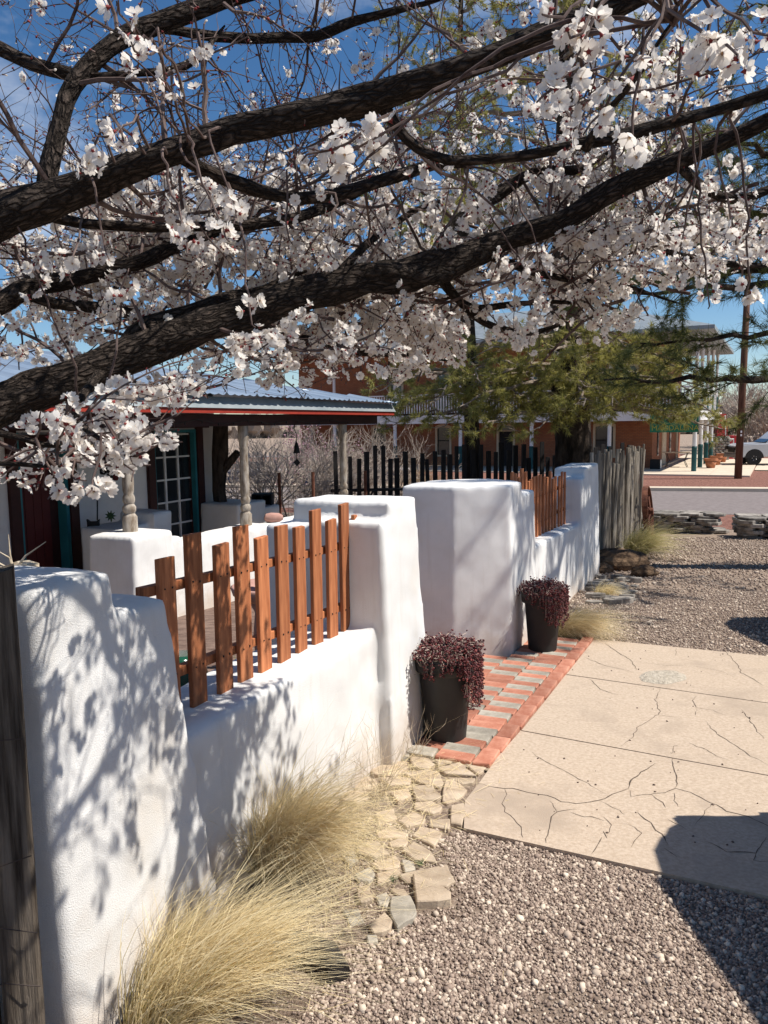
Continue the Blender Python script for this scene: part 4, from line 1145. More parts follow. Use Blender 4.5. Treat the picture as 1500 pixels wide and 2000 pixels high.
for k in range(5):
    x = d0 + .55 + k * .045
    wall_box(x, x + .03, HW - .35, HW - .31, FLZ, DZ - .1, 'curtain', M_CURTAIN, door)
# red plank door
d0, d1 = dB
fb = wall_box(d1, d1 + .13, HW, HW + .05, FLZ, DZ + .02, 'door_frame', M_DARKFRAME)
wall_box(d0 - .13, d0, HW, HW + .05, FLZ, DZ + .02, 'jamb', M_DARKFRAME, fb)
wall_box(d0 - .2, d1 + .2, HW, HW + .08, DZ + .02, DZ + .19, 'lintel', M_DARKFRAME, fb)
wall_box(d1 - .05, d1, HW - .12, HW + .02, FLZ, DZ, 'reveal', M_TEAL, fb)
wall_box(d0, d0 + .05, HW - .12, HW + .02, FLZ, DZ, 'reveal', M_TEAL, fb)
rd = wall_box(d0 + .05, d1 - .05, HW - .16, HW - .12, FLZ, DZ - .03, 'door', M_DARKFRAME)
npl = 5
for k in range(npl - 1):
    a = d0 + .06 + k * (d1 - d0 - .12) / npl
    wall_box(a, a + (d1 - d0 - .12) / npl - .008, HW - .12, HW - .10, FLZ + .02, DZ - .3, 'plank', M_REDDOOR, rd)
# porch floor, beam, posts
wall_box(-5, S_END + 3.3, HW, 0.15, FLZ - .4, FLZ, 'porch_floor', M_CONC)
SE = 6.15                                              # end of the porch roof along the post line
wall_box(-4.5, SE - .3, -.07, .07, 1.60, 1.74, 'beam', M_DARKFRAME)
def turned_post(s, zb, zt):
    c = PL.p(s, 0, zb); h = zt - zb
    prof = [(.075, 0), (.075, .17), (.062, .19), (.05, .205), (.066, .23), (.068, .27), (.048, .30), (.062, .33), (.06, .37), (.046, .40), (.056, .44), (.058, .50)]
    prof += [(.058 - .008 * k / 6, .5 + (h - .8) * k / 6) for k in range(1, 7)]
    prof += [(.056, h - .28), (.05, h - .26), (.056, h - .24), (.054, h - .2), (.066, h - .16), (.066, h)]
    mb = MB(); mb.lathe((c.x, c.y, zb), prof, 14)
    return autosmooth(mb.obj('porch_post', M_POSTWOOD, house), 40)
sP = [0.0, 2.03, 4.71]
ZP = [0.54, 0.34, 0.30]
for s_, z_ in zip(sP, ZP): turned_post(s_, z_, 1.60)
turned_post(-2.3, FLZ, 1.60)
wall_box(-6, SE, .22, .25, 1.745, 1.80, 'fascia', M_REDTRIM)
wall_box(SE - .03, SE, -2.4, .22, 1.745, 1.80, 'fascia', M_REDTRIM)
mb = MB()                                              # sloped tin flashing above the red board
mb.prism([PL.p(-6, .14, 1.802), PL.p(SE + .03, .14, 1.802), PL.p(SE + .03, .27, 1.802), PL.p(-6, .27, 1.802)],
         [PL.p(-6, .10, 1.93), PL.p(SE, .10, 1.93), PL.p(SE, .20, 1.93), PL.p(-6, .20, 1.93)])
mb.obj('gutter', M_GUTTER, house)
# corrugated roof: front slope plus a hipped end
RZ, RUN, RISE = 1.945, 5.2, 1.02
def roofz(s, n):                                       # n measured from the eave inwards (positive)
    return RZ + RISE / RUN * min(n, (SE - s) * 1.0 if True else n)
mb = MB(); ds = .0381; ns = int((SE + 6) / ds); rows = [0, .6, 1.5, 2.6, 3.8, 5.2]
k0 = 0
grid = []
for i in range(ns + 1):
    s_ = SE - i * ds
    colv = []
    for r in rows:
        hip = min(r, max(0.0, (SE - s_)))
        rib = .016 * (0.5 + .5 * math.cos(2 * math.pi * i / 4)) ** 1.5 if True else 0
        big = .022 if (i % 16) in (0,) else 0
        colv.append(PL.p(s_, .32 - hip, RZ + RISE / RUN * hip + rib + big))
    grid.append(colv)
for c_ in grid: mb.v += [tuple(p) for p in c_]
nr = len(rows)
for i in range(ns):
    for j in range(nr - 1):
        mb.f.append((i * nr + j, (i + 1) * nr + j, (i + 1) * nr + j + 1, i * nr + j + 1)); mb.m.append(0)
autosmooth(mb.obj('roof', M_TIN, house), 60)
mb = MB()                                              # hipped end and rear slope
e0, e1 = PL.p(SE, .32, RZ), PL.p(SE, -10, RZ)
h0, h1 = PL.p(SE - 5.2, .32 - 5.2, RZ + RISE), PL.p(SE - 5.2, -4.9, RZ + RISE)
b1 = PL.p(-6, -10, RZ); h2 = PL.p(-6, -4.9, RZ + RISE)
mb.add([e0, e1, h1], [(0, 1, 2)]); mb.add([e1, b1, h2, h1], [(0, 1, 2, 3)])
mb.obj('roof_hip', M_TIN, house)
mb = MB(); mb.prism([PL.p(-6, .18, 1.81), PL.p(SE - .05, .18, 1.81), PL.p(SE - .05, -2, 1.81), PL.p(-6, -2, 1.81)], [PL.p(-6, .18, 1.83), PL.p(SE - .05, .18, 1.83), PL.p(SE - .05, -2, 1.83), PL.p(-6, -2, 1.83)])
mb.obj('porch_ceiling', M_DARKFRAME, house)
# low adobe parapets of the porch
def pblock(s0, s1, n0, n1, z1, ds=.02, dn=.02, z1b=None): return block(PL, s0, s1, n0, n1, FLZ - .5, z1, ds, dn, z1b)
adobe('porch_parapet', [pblock(-.30, .30, -.28, .30, .56), pblock(.2, .52, -.2, .22, .46), pblock(.4, 2.3, -.18, .22, .37), pblock(1.8, 2.25, -.22, .22, .36)],
      'low white porch parapet with square pier under a turned post', 'parapet', voxel=.03, iters=5)
adobe('porch_parapet', [pblock(2.25, 4.4, -.2, .2, .33), pblock(4.4, 5.1, -.25, .25, .33)], 'low white porch parapet running towards the yard end of the house', 'parapet', voxel=.035, iters=4)
adobe('adobe_bench', [block(PL, S_END - .5, S_END + .25, HW + .05, HW + .75, FLZ, .43, .01, .01), block(PL, S_END + .2, S_END + .75, HW + .1, HW + .7, FLZ, .30, .01, .01)],
      'rounded white masonry bench at the corner of the house', 'bench', voxel=.03, iters=4)
s_b = PL.hit(292, 1020, -1.2)[0]
adobe('adobe_bench', [block(PL, s_b - .2, s_b + .14, -1.5, -.95, FLZ, .56, .01, .01), block(PL, s_b - .75, s_b - .15, -1.6, -1.05, FLZ, .42, .01, .01)],
      'rounded white masonry seat in front of the glazed door', 'bench', voxel=.03, iters=4)
# white wall stub with driftwood beside the near pier
adobe('stucco_wall', [block(W1, -1.95, -1.45, -1.75, -1.05, -.3, .985, .03, .03)], 'short white stucco wall stub carrying bleached driftwood', voxel=.028, iters=6)
dwp = W1.p(-1.72, -1.38, 1.0)
dwp = at(24, 1084, 3.1); dwp.z = .985
mb = MB(); rr = random.Random(4)
rock(mb, (dwp.x - .05, dwp.y, dwp.z + .03), .05, 2, (1.5, .8, .7)); rock(mb, (dwp.x + .01, dwp.y - .02, dwp.z + .025), .035, 5, (1, 1, .9)); rock(mb, (dwp.x + .04, dwp.y + .02, dwp.z + .055), .045, 7, (1.3, .7, .6))
for a, b, c in ((-.12, 0, .10), (-.02, .02, .15), (.14, 0, .12), (-.05, -.02, .09)):
    p = dwp + Vector((0, 0, .04)); q = p + Vector((a, b, c)); mb.tube([p, (p + q) / 2 + Vector((rr.uniform(-.02, .02), 0, rr.uniform(-.01, .02))), q], [.006, .004, .0015], 5)
tag(mb.obj('driftwood', M_BONE, origin=dwp), 'knotty bleached driftwood with thin twigs lying on the white wall stub', 'driftwood')

# porch ornaments
cs, cn = PL.hit(184, 1050, -1.55)[0], -1.55
cq = PL.xy(cs, cn)
cat_ = MB(); c0 = Vector((cq.x, cq.y, FLZ))
xa = Vector((_R.x, _R.y, 0)).normalized()
def flatfig(mb, pts, depth=.04):
    f = [c0 + xa * x + Vector((0, -depth / 2, z)) for x, z in pts]; b = [p + Vector((0, depth, 0)) for p in f]
    mb.prism(f[::-1], b[::-1])
zc = 1.6 - (1015 - 835) * cq.y / FPX - FLZ               # height of the ears
body = [(-.05, 0), (.07, 0), (.075, zc - .5), (.10, zc - .42), (.12, zc - .32), (.10, zc - .22), (.05, zc - .18), (-.05, zc - .18), (-.09, zc - .22), (-.105, zc - .34), (-.075, zc - .46), (-.05, zc - .6)]
flatfig(cat_, body)
flatfig(cat_, [(-.055, zc - .18), (.055, zc - .18), (.072, zc - .12), (.068, zc - .03), (.075, zc + .01), (.04, zc - .015), (-.04, zc - .015), (-.075, zc + .012), (-.068, zc - .03), (-.072, zc - .12)], .05)
flatfig(cat_, [(-.105, zc - .3), (-.085, zc - .32), (-.10, zc - .5), (-.115, zc - .64), (-.15, zc - .62), (-.13, zc - .5)], .035)
tag(cat_.obj('cat_figure', M_BLACKIRON, origin=c0), 'tall black metal cat cut-out standing on the porch', 'ornament')
hb = MB(); z1 = 1.6 - (958 - 835) * cq.y / FPX; z2 = 1.6 - (952 - 835) * cq.y / FPX
p1 = c0 + xa * .05; p1.z = FLZ + zc; p2 = c0 + xa * .07; p2.z = z1; p3 = c0 + xa * .26; p3.z = z2; p4 = c0 + xa * .26; p4.z = 1.6
hb.tube([p1, p2], .009, 6); hb.tube([p2, p3], .009, 6); hb.tube([p3, p4], .009, 6)
tag(hb.obj('iron_hanger', M_BLACKIRON, origin=p1), 'bent black iron rod rising beside the cat figure to the beam', 'rod')
wr = MB(); wcn = PL.p(PL.hit(216, 890, -1.5)[0], -1.5, 0); wcn.z = 1.6 - (888 - 835) * wcn.y / FPX
rr = random.Random(8); P = []
for k in range(420):
    a = rr.uniform(0, 2 * math.pi); r = rr.gauss(.12, .035); P.append(wcn + xa * (r * math.cos(a) * .95) + Vector((0, rr.gauss(0, .02), r * math.sin(a) * 1.5 - .03)))
V, T, r = pebbles(np.array([tuple(p) for p in P]), RNG.uniform(.012, .03, len(P)), RNG, RNG.uniform(0, 1, len(P)))
wo = empty('wreath', wcn, 'dark dried wreath with a red bow hanging on the porch', 'wreath')
link('foliage', fast('foliage_tmp', V, T, M_BLACKWOOD).data, [], wo); bpy.data.objects.remove(bpy.data.objects['foliage_tmp'])
bw = MB(); rock(bw, wcn + xa * .05 + Vector((0, -.03, -.24)), .055, 3, (.9, .6, 1.4)); bw.obj('bow', M_RED, wo)
st = MB(); sc = PL.p(PL.hit(216, 1010, -1.6)[0], -1.6, 0); sc.z = .50
for k in range(9):
    a = 2 * math.pi * k / 9; d = xa * math.cos(a) + Vector((0, 0, math.sin(a))); st.tube([sc, sc + d * .04, sc + d * .075], [.014, .012, .001], 5)
st.tube([sc + Vector((0, .01, -.075)), sc + Vector((0, .01, 0))], .006, 5)
tag(st.obj('star_ornament', M_AGAVE, origin=sc), 'small dark star-shaped ornament on the shaded porch ledge', 'ornament')
bl = MB(); pb = at(578, 830, 11.6)
bl.tube([pb + Vector((0, 0, .1)), pb + Vector((-.03, 0, -.06)), pb + Vector((.01, 0, -.15)), pb + Vector((0, 0, -.25))], .007, 6)
bl.lathe(pb + Vector((0, 0, -.42)), [(.05, 0), (.045, .03), (.035, .1), (.02, .15), (.004, .18)], 12)
bl.tube([pb + Vector((0, 0, -.42)), pb + Vector((0, 0, -.50))], .006, 5)
bl.add([pb + Vector((-.05, 0, -.56)), pb + Vector((0, 0, -.50)), pb + Vector((.05, 0, -.56)), pb + Vector((0, 0, -.62)), pb + Vector((-.05, .01, -.56)), pb + Vector((0, .01, -.50)), pb + Vector((.05, .01, -.56)), pb + Vector((0, .01, -.62))],
       [(0, 1, 2, 3), (7, 6, 5, 4), (0, 4, 5, 1), (1, 5, 6, 2), (2, 6, 7, 3), (3, 7, 4, 0)])
tag(bl.obj('wind_bell', M_BLACKIRON, origin=pb), 'dark metal wind bell with a diamond tail hanging from the porch edge', 'bell')
# string lights along the beam
sg = MB(); pts = []
for k in range(60):
    s_ = -1 + k * .1; pts.append(PL.p(s_, .10, 1.68 - .05 * abs(math.sin(k * .31)) + random.uniform(-.006, .006)))
sg.tube(pts, .004, 4)
for p in pts[::3]: sg.box(p + Vector((0, 0, -.015)), (.012, .012, .03))
tag(sg.obj('string_lights', M_BLACKIRON, origin=pts[0]), 'dark string of unlit bulbs looped along the porch beam', 'lights')
# dark tree trunk at the house corner
tb = PL.p(PL.hit(431, 930, HW + .25)[0], HW + .25, 0); tb.z = gz(tb.y)
mb = MB(); mb.tube([tb + Vector((0, 0, -.1)), tb + Vector((.02, 0, .6)), tb + Vector((-.03, 0, 1.2)), tb + Vector((.0, 0, 1.8)), tb + Vector((.03, 0, 2.3))], [.15, .11, .10, .12, .12], 12, jit=.25)
mb.tube([tb + Vector((.02, 0, 1.5)), tb + Vector((.3, -.1, 1.8))], [.08, .06], 8)
tag(mb.obj('tree_trunk', M_PINEBARK, origin=tb), 'dark rough tree trunk standing at the corner of the porch', 'trunk')

# ------------------------------------------------------------------ courtyard things
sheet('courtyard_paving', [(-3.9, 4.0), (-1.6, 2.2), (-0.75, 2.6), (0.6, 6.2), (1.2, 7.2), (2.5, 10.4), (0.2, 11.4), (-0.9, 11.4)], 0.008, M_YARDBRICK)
def yard(px, py, Y):
    p = at(px, py, Y); return Vector((p.x, p.y, gz(p.y)))
b0 = yard(527, 1300, 4.9)
bb = empty('birdbath', b0, 'pink terracotta pedestal bowl behind the tall pickets', 'birdbath')
MB().lathe(b0, [(.16, 0), (.16, .05), (.11, .09), (.085, .2), (.10, .50), (.085, .65), (.12, .72)], 18).obj('pedestal', M_PINKTERRA, bb, smooth=True)
MB().lathe(b0, [(.12, .721), (.22, .77), (.235, .82), (.22, .83), (.15, .78), (.02, .77)], 22, cap=False).obj('bowl', M_PINKTERRA, bb, smooth=True)
MB().lathe(b0 + Vector((.03, .02, .771)), [(.09, 0), (.11, .08), (.09, .17), (.05, .2), (.055, .23)], 16).obj('urn', M_PINKTERRA, bb, smooth=True)
for dx in (-.03, .06):
    mb = MB(); p = b0 + Vector((dx, -.115, .5)); mb.tube([p + Vector((.03 * math.cos(a), -.004, .035 * math.sin(a))) for a in np.linspace(0, 2 * math.pi, 13)], .007, 5); mb.obj('scroll', M_WHITEGLAZE, bb)
g0 = yard(348, 1235, 4.6)
tag(MB().lathe(g0, [(.13, 0), (.17, .12), (.18, .26), (.16, .36), (.13, .4), (.15, .43)], 22).obj('glazed_pot', M_GREENGLAZE, smooth=True, origin=g0), 'dark green glazed pot standing in the courtyard', 'pot')
j0 = yard(366, 1310, 3.75)
jr = empty('ribbed_jar', j0, 'ribbed pale round jar with a dark top among the courtyard stones', 'jar')
MB().lathe(j0, [(.05, 0), (.075, .03), (.08, .05), (.086, .07), (.083, .09), (.09, .11), (.083, .135), (.08, .15), (.06, .18)], 18).obj('body', M_WHITEGLAZE, jr, smooth=True)
MB().lathe(j0 + Vector((0, 0, .181)), [(.05, 0), (.05, .05), (.03, .06), (.035, .13), (.01, .16)], 14).obj('lid', M_BLACKIRON, jr, smooth=True)
def agave(c, n, L, seed, label):
    rng = random.Random(seed); mb = MB()
    for k in range(n):
        a = rng.uniform(0, 2 * math.pi); t = rng.uniform(.15, .9); d = Vector((math.cos(a) * t, math.sin(a) * t, 1)).normalized(); sd = Vector((-math.sin(a), math.cos(a), 0)) * .011
        l = L * rng.uniform(.6, 1.1); p = c + Vector((math.cos(a), math.sin(a), 0)) * .02; m1 = p + d * l * .5 + Vector((0, 0, .02)); e = p + d * l
        mb.add([p - sd, p + sd, m1 + sd * .8, m1 - sd * .8, e], [(0, 1, 2, 3), (3, 2, 4)])
    return tag(mb.obj('spiky_plant', M_AGAVE, origin=c), label, 'plant', 'spiky plants in the courtyard bed')
agave(yard(478, 1185, 5.4), 30, .3, 1, 'spiky green plant left of the terracotta birdbath')
agave(yard(540, 1175, 5.9), 34, .36, 2, 'taller spiky green plant behind the terracotta birdbath')
for i in range(9):
    c = yard(400 + i * 21, 1215 - (i % 3) * 5, 5.1 + .07 * i); r = random.uniform(.05, .085)
    tag(rock(MB(), c + Vector((0, 0, r * .4)), r, i, (1.2, .9, .75)).obj('edging_stone', M_FLAG, origin=c), 'rounded tan stone edging the courtyard bed', 'stone', 'stones edging the courtyard bed')
# things in the yard end seen under the porch
def ybox(px0, px1, py0, py1, Y, dep, name, m, label, cat, holes=False):
    a, b = at(px0, py1, Y), at(px1, py0, Y); g = gz(Y)
    root = empty(name, ((a.x + b.x) / 2, Y, g), label, cat)
    w = b.x - a.x; h = b.z - g; t = .03
    cx, cy = (a.x + b.x) / 2, Y + dep / 2
    mb = MB(); mb.box((cx, cy + dep / 2 - t / 2, g + h / 2), (w, t, h)); mb.obj('back', m, root)
    for x in (a.x + t / 2, b.x - t / 2):
        mb = MB(); mb.box((x, cy - t / 2, g + h / 2), (t, dep - t, h)); mb.obj('side', m, root)
    mb = MB(); mb.box((cx, cy - t / 2, g + h - t / 2), (w - 2 * t, dep - t, t)); mb.obj('top', m, root)
    mb = MB(); mb.box((cx, cy - t / 2, g + h - .25), (w - 2 * t, dep - t, t)); mb.obj('shelf', m, root)
    mb = MB(); mb.box((cx, cy - t / 2, g + h / 2), (t, dep - t * 1.2, h - 2 * t)); mb.obj('divider', m, root)
    return root
ybox(492, 530, 965, 1010, 12.6, .3, 'crate_shelf', M_BLACKWOOD, 'black open crate standing at the wire fence', 'crate')
pg = yard(538, 1018, 11.9)
mb = MB(); pz = 1.6 - (1012 - 831) * 11.9 / FPX
for i, (dx, dz, r) in enumerate(((-.12, 0, .16), (.12, .0, .15), (0, .16, .15), (-.08, .32, .13), (.06, .33, .12), (0, .46, .11), (.02, .58, .1))):
    c = Vector((pg.x + dx + .02, 12.3, gz(12.3) + .14 + dz)); 
    tag(rock(MB(), c, r, i + 20, (1.2, 1, .62)).obj('stacked_rock', M_LAVA, origin=c), 'dark rounded rock in a heap beside the black crate', 'rock', 'rocks heaped at the porch end')
jc = PL.p(PL.hit(530, 1015, 0.0)[0], 0.0, .335)
jg = empty('clay_jug', (jc.x, jc.y, .335), 'pale pink clay jug lying on its side on the parapet', 'jug')
mb = MB(); mb.tube([jc + Vector((-.09, 0, .06)), jc + Vector((-.07, 0, .06)), jc + Vector((0, 0, .06)), jc + Vector((.1, .02, .06)), jc + Vector((.15, .03, .06))], [.03, .055, .07, .06, .03], 14); autosmooth(mb.obj('body', M_PINKTERRA, jg))
mb = MB(); mb.tube([jc + Vector((-.094, 0, .06)), jc + Vector((-.0905, 0, .06))], .016, 10); mb.obj('mouth', M_BLACKIRON, jg)
# wire fence, tubular gate
YF = Line(-3.2, 13.6, 5.0, 0.8)
wf = empty('wire_fence', YF.p(0, 0, gz(13.6)), 'rusty stake and welded wire fence behind the porch', 'fence')
mb = MB()
for z in np.arange(.1, 1.25, .1): mb.tube([YF.p(0, 0, gz(13.6) + z), YF.p(2.9, 0, gz(14) + z)], .0035, 4)
for s_ in np.arange(0, 2.9, .1): mb.tube([YF.p(s_, .006, gz(13.8) + .05), YF.p(s_, .006, gz(13.8) + 1.22)], .0035, 4)
tag(mb.obj('wire_mesh', M_WIRE, wf), kind='stuff')
for s_ in (.05, 1.35, 1.95, 2.9): MB().tube([YF.p(s_, .03, gz(13.8) - .1), YF.p(s_, .03, gz(13.8) + 1.45)], .03, 7).obj('stake', M_RUST, wf)
tg = empty('tube_gate', YF.p(3.0, 0, gz(13.9)), 'low bent-tube metal gate with wire infill', 'gate')
a0, a1 = YF.p(2.98, 0, gz(13.9)), YF.p(4.0, 0, gz(13.9))
pts = [a0 + Vector((0, 0, .05)), a0 + Vector((0, 0, .95)), a0.lerp(a1, .05) + Vector((0, 0, 1.06)), a0.lerp(a1, .14) + Vector((0, 0, 1.1)), a0.lerp(a1, .86) + Vector((0, 0, 1.1)), a0.lerp(a1, .95) + Vector((0, 0, 1.06)), a1 + Vector((0, 0, .95)), a1 + Vector((0, 0, .05))]
MB().tube(pts, .02, 8).obj('tube_frame', M_BLACKIRON, tg)
mb = MB()
for k in range(1, 12): p = a0.lerp(a1, k / 12); mb.tube([p + Vector((0, 0, .05)), p + Vector((0, 0, 1.09))], .003, 4)
for z in np.arange(.1, 1.1, .09): mb.tube([a0 + Vector((0, .005, z)), a1 + Vector((0, .005, z))], .003, 4)
tag(mb.obj('wire_mesh', M_WIRE, tg), kind='stuff')

# ================================================================== HOTEL
hotel = empty('brick_hotel', H(10, 6, 0), 'two-storey red brick hotel with white columned porch and balcony', 'hotel')
def hbox(u0, u1, v0, v1, z0, z1, name, m, parent=hotel, uv=False, bevel=0):
    mb = MB(); mb.prism([H(u0, v0, z0), H(u0, v1, z0), H(u1, v1, z0), H(u1, v0, z0)], [H(u0, v0, z1), H(u0, v1, z1), H(u1, v1, z1), H(u1, v0, z1)])
    me = mb.mesh(name)
    if uv:
        l = me.uv_layers.new(name='UVMap')
        for p in me.polygons:
            for li in p.loop_indices:
                co = me.vertices[me.loops[li].vertex_index].co; r = Vector((co.x, co.y)) - HO
                nrm = Vector((p.normal.x, p.normal.y)); along = r.dot(HU) if abs(nrm.dot(HV)) > .5 else r.dot(HV)
                l.data[li].uv = (along, co.z)
    return link(name, me, m, parent)
U0, V0, UE, VE, FZ, TZ = 2.3, 2.3, 24.5, 15.0, 2.75, 6.9      # corner, far ends, balcony height, eave height
HLn = Line(H(U0, V0).x, H(U0, V0).y, HU.x, HU.y)
def hu(px): 
    s_, z_ = HLn.hit(px, 860, 0); return U0 + s_
ops = [(hu(866) - .52, hu(866) + .52, .75, 2.45, 'window'), (hu(988) - .55, hu(988) + .55, 0.05, 2.5, 'door'), (hu(1180) - .6, hu(1180) + .6, .75, 2.45, 'window'),
       (hu(740) - .5, hu(740) + .5, .75, 2.45, 'window'), (hu(660) - .5, hu(660) + .5, .75, 2.45, 'window')]
ops.sort()
def facade(ops, zb, zt, v):
    u = U0
    for a, b, z0, z1, kind in ops:
        hbox(u, a, v, v + .35, zb, zt, 'wall', M_HBRICK, uv=True)
        if z0 > zb + .01: hbox(a, b, v, v + .35, zb, z0, 'wall', M_HBRICK, uv=True)
        hbox(a, b, v, v + .35, z1, zt, 'wall', M_HBRICK, uv=True)
        u = b
        w = empty  # noqa
        fr = hbox(a, a + .12, v - .04, v + .12, z0, z1 - .12, kind, M_CREAM)
        hbox(b - .12, b, v - .04, v + .12, z0, z1 - .12, 'frame', M_CREAM, fr)
        mb = MB(); n = 9; bot = []; top = []
        for k in range(n):
            t = k / (n - 1); uu = a + (b - a) * t; arch = .16 * (1 - (2 * t - 1) ** 2)
            bot.append((uu, z1 - .13 + arch * .6 - .02)); top.append((uu, z1 + arch))
        ring = bot + top[::-1]
        mb.prism([H(x, v - .05, z) for x, z in ring], [H(x, v + .12, z) for x, z in ring]); mb.obj('arch', M_CREAM, fr)
        if kind == 'window':
            hbox(a + .12, b - .12, v + .10, v + .12, z0, z1, 'pane', M_GLASS, fr)
            hbox(a + .12, b - .12, v + .06, v + .10, (z0 + z1) / 2 - .03, (z0 + z1) / 2 + .03, 'sash_bar', M_BLACKWOOD, fr)
            hbox(a - .05, b + .05, v - .08, v + .0, z0 - .1, z0, 'sill', M_CREAM, fr)
            hbox(a + .16, b - .16, v + .16, v + .17, z0 + .2, z1 - .3, 'curtain', M_CURTAIN, fr)
        else:
            hbox(a + .12, b - .12, v + .12, v + .16, z0, 2.12, 'leaf', M_BLACKWOOD, fr)
            hbox(a + .12, b - .12, v + .10, v + .13, 2.12, 2.18, 'transom', M_CREAM, fr)
            hbox(a + .12, b - .12, v + .12, v + .14, 2.18, z1, 'transom_pane', M_GLASS, fr)
    hbox(u, UE, v, v + .35, zb, zt, 'wall', M_HBRICK, uv=True)
facade(ops, 0.0, FZ, V0)
facade(sorted([(hu(x) - .5, hu(x) + .5, 3.5, 5.6, 'window') for x in (775, 866, 960, 1050, 1150, 1225)]), FZ, TZ, V0)
# side street front with doors and pilasters
hbox(U0, U0 + .35, V0 + .36, VE, 0, TZ, 'wall', M_HBRICK, uv=True)
hbox(UE - .35, UE, V0 + .36, VE, 0, TZ, 'wall', M_HBRICK, uv=True)
for v0, v1, m, nm in ((4.0, 4.5, M_GLASS, 'window'), (5.9, 7.6, M_CREAM, 'door'), (9.2, 9.9, M_GLASS, 'window'), (12.6, 13.4, M_CREAM, 'pilaster')):
    hbox(U0 - .05, U0 - .002, v0, v1, .1 if nm != 'window' else .7, 2.5, nm, m)
# balcony, fascia, columns
hbox(-.25, UE, -.12, V0 - .02, FZ + .36, FZ + .44, 'balcony_floor', M_BLACKWOOD)
hbox(-.25, UE, -.16, -.02, FZ - .12, FZ + .35, 'balcony_fascia', M_WHITEPAINT)
hbox(-.25, -.11, 0.0, VE, FZ - .12, FZ + .35, 'balcony_fascia', M_WHITEPAINT)
hbox(-.1, U0 - .02, V0, VE, FZ + .36, FZ + .44, 'balcony_floor', M_BLACKWOOD)
def column(u, v, z0, z1, zsplit, w=.11):
    c = H(u, v, 0); root = MB(); root.lathe(c, [(w * .95, z0), (w * .95, zsplit - .1), (w * 1.05, zsplit - .06), (w * .8, zsplit)], 10)
    o = autosmooth(root.obj('column', M_TEALCOL, hotel))
    mb = MB(); mb.lathe(c, [(w * .8, zsplit + .002), (w * .78, z1 - .2), (w * .95, z1 - .17), (w * .95, z1)], 10)
    autosmooth(mb.obj('shaft', M_WHITEPAINT, o)); return o
for k in range(6):
    column(4.1 * k, 0.02, 0.11, FZ - .12, 1.35, .13); column(4.1 * k, 0.05, FZ + .44, TZ - .1, FZ + 1.35, .11)
for k in range(1, 5):
    column(0.02, 3.5 * k, 0.11, FZ - .12, 1.35, .13); column(0.05, 3.5 * k, FZ + .44, TZ - .1, FZ + 1.35, .11)
for k in range(5):
    mb = MB(); u = 4.1 * k + .2
    while u < 4.1 * (k + 1) - .1:
        c = H(u, 0.05, FZ + .97); mb.box(c, (.06, .03, 1.0), math.atan2(HU.y, HU.x)); u += .165
    o = hbox(4.1 * k + .1, 4.1 * (k + 1) - .1, 0.0, 0.1, FZ + 1.48, FZ + 1.55, 'handrail', M_WHITEPAINT)
    tag(mb.obj('balusters', M_WHITEPAINT, hotel), kind='stuff')
for k in range(4):
    mb = MB(); v = 3.5 * k + .2
    while v < 3.5 * (k + 1) - .1:
        c = H(0.05, v, FZ + .97); mb.box(c, (.06, .03, 1.0), math.atan2(HV.y, HV.x)); v += .165
    tag(mb.obj('balusters', M_WHITEPAINT, hotel), kind='stuff')
    hbox(0.0, .1, 3.5 * k + .1, 3.5 * (k + 1) - .1, FZ + 1.48, FZ + 1.55, 'handrail', M_WHITEPAINT)
mb = MB()
ez0, rz0 = TZ, TZ + 2.6
c_ = [H(-.8, -.8, ez0), H(UE + .8, -.8, ez0), H(UE + .8, VE + .8, ez0), H(-.8, VE + .8, ez0)]
r_ = [H(6.5, 7, rz0), H(UE - 6.5, 7, rz0)]
c2_ = [p + Vector((0, 0, .18)) for p in c_]
mb.add(c_ + c2_ + r_, [(0, 1, 5, 4), (1, 2, 6, 5), (2, 3, 7, 6), (3, 0, 4, 7), (3, 2, 1, 0), (4, 5, 9, 8), (5, 6, 9), (6, 7, 8, 9), (7, 4, 8)])
mb.obj('roof', M_GUTTER, hotel)
hbox(UE - 8, UE - 7, 6, 7, TZ + 1.5, TZ + 3.8, 'chimney', M_HBRICK, uv=True)
# hanging sign under the balcony
sgn = empty('hotel_sign', H(1.3, 0.3, FZ), 'green hotel sign board with gold and dark lettering', 'sign')
sa, sb_ = at(1262, 810, 38.9), at(1355, 810, 38.0)
sang = math.atan2(sb_.y - sa.y, sb_.x - sa.x); sw = (Vector((sb_.x, sb_.y)) - Vector((sa.x, sa.y))).length
zt_, zb_ = at(1310, 804, 38.4).z, at(1310, 844, 38.4).z
mid = (sa + sb_) / 2; mid.z = (zt_ + zb_) / 2; mid = mid + Vector((0, -.6, 0))
mb = MB(); mb.box(mid, (sw, .05, zt_ - zb_), sang); mb.obj('board', M_GREENSIGN, sgn)
def text(s, size, m, z, dx, parent, name='lettering'):
    cu = bpy.data.curves.new('text', 'FONT'); cu.body = s; cu.size = size; cu.align_x = 'CENTER'; cu.align_y = 'CENTER'; cu.extrude = .006
    tmp = bpy.data.objects.new('text', cu); COL.objects.link(tmp)
    me = bpy.data.meshes.new_from_object(tmp.evaluated_get(bpy.context.evaluated_depsgraph_get()))
    bpy.data.objects.remove(tmp)
    nrm = Vector((math.sin(sang), -math.cos(sang), 0))
    X = Vector((math.cos(sang), math.sin(sang), 0)); M = Matrix((X.to_tuple() + (0,), (0, 0, 1, 0), nrm.to_tuple() + (0,), (0, 0, 0, 1))).transposed()
    p = mid + nrm * .034 + X * dx; p.z = z; M.translation = p
    me.transform(M); return link(name, me, m, parent)
text('HOTEL', .62, M_SIGNDARK, zb_ + (zt_ - zb_) * .66, .1, sgn)
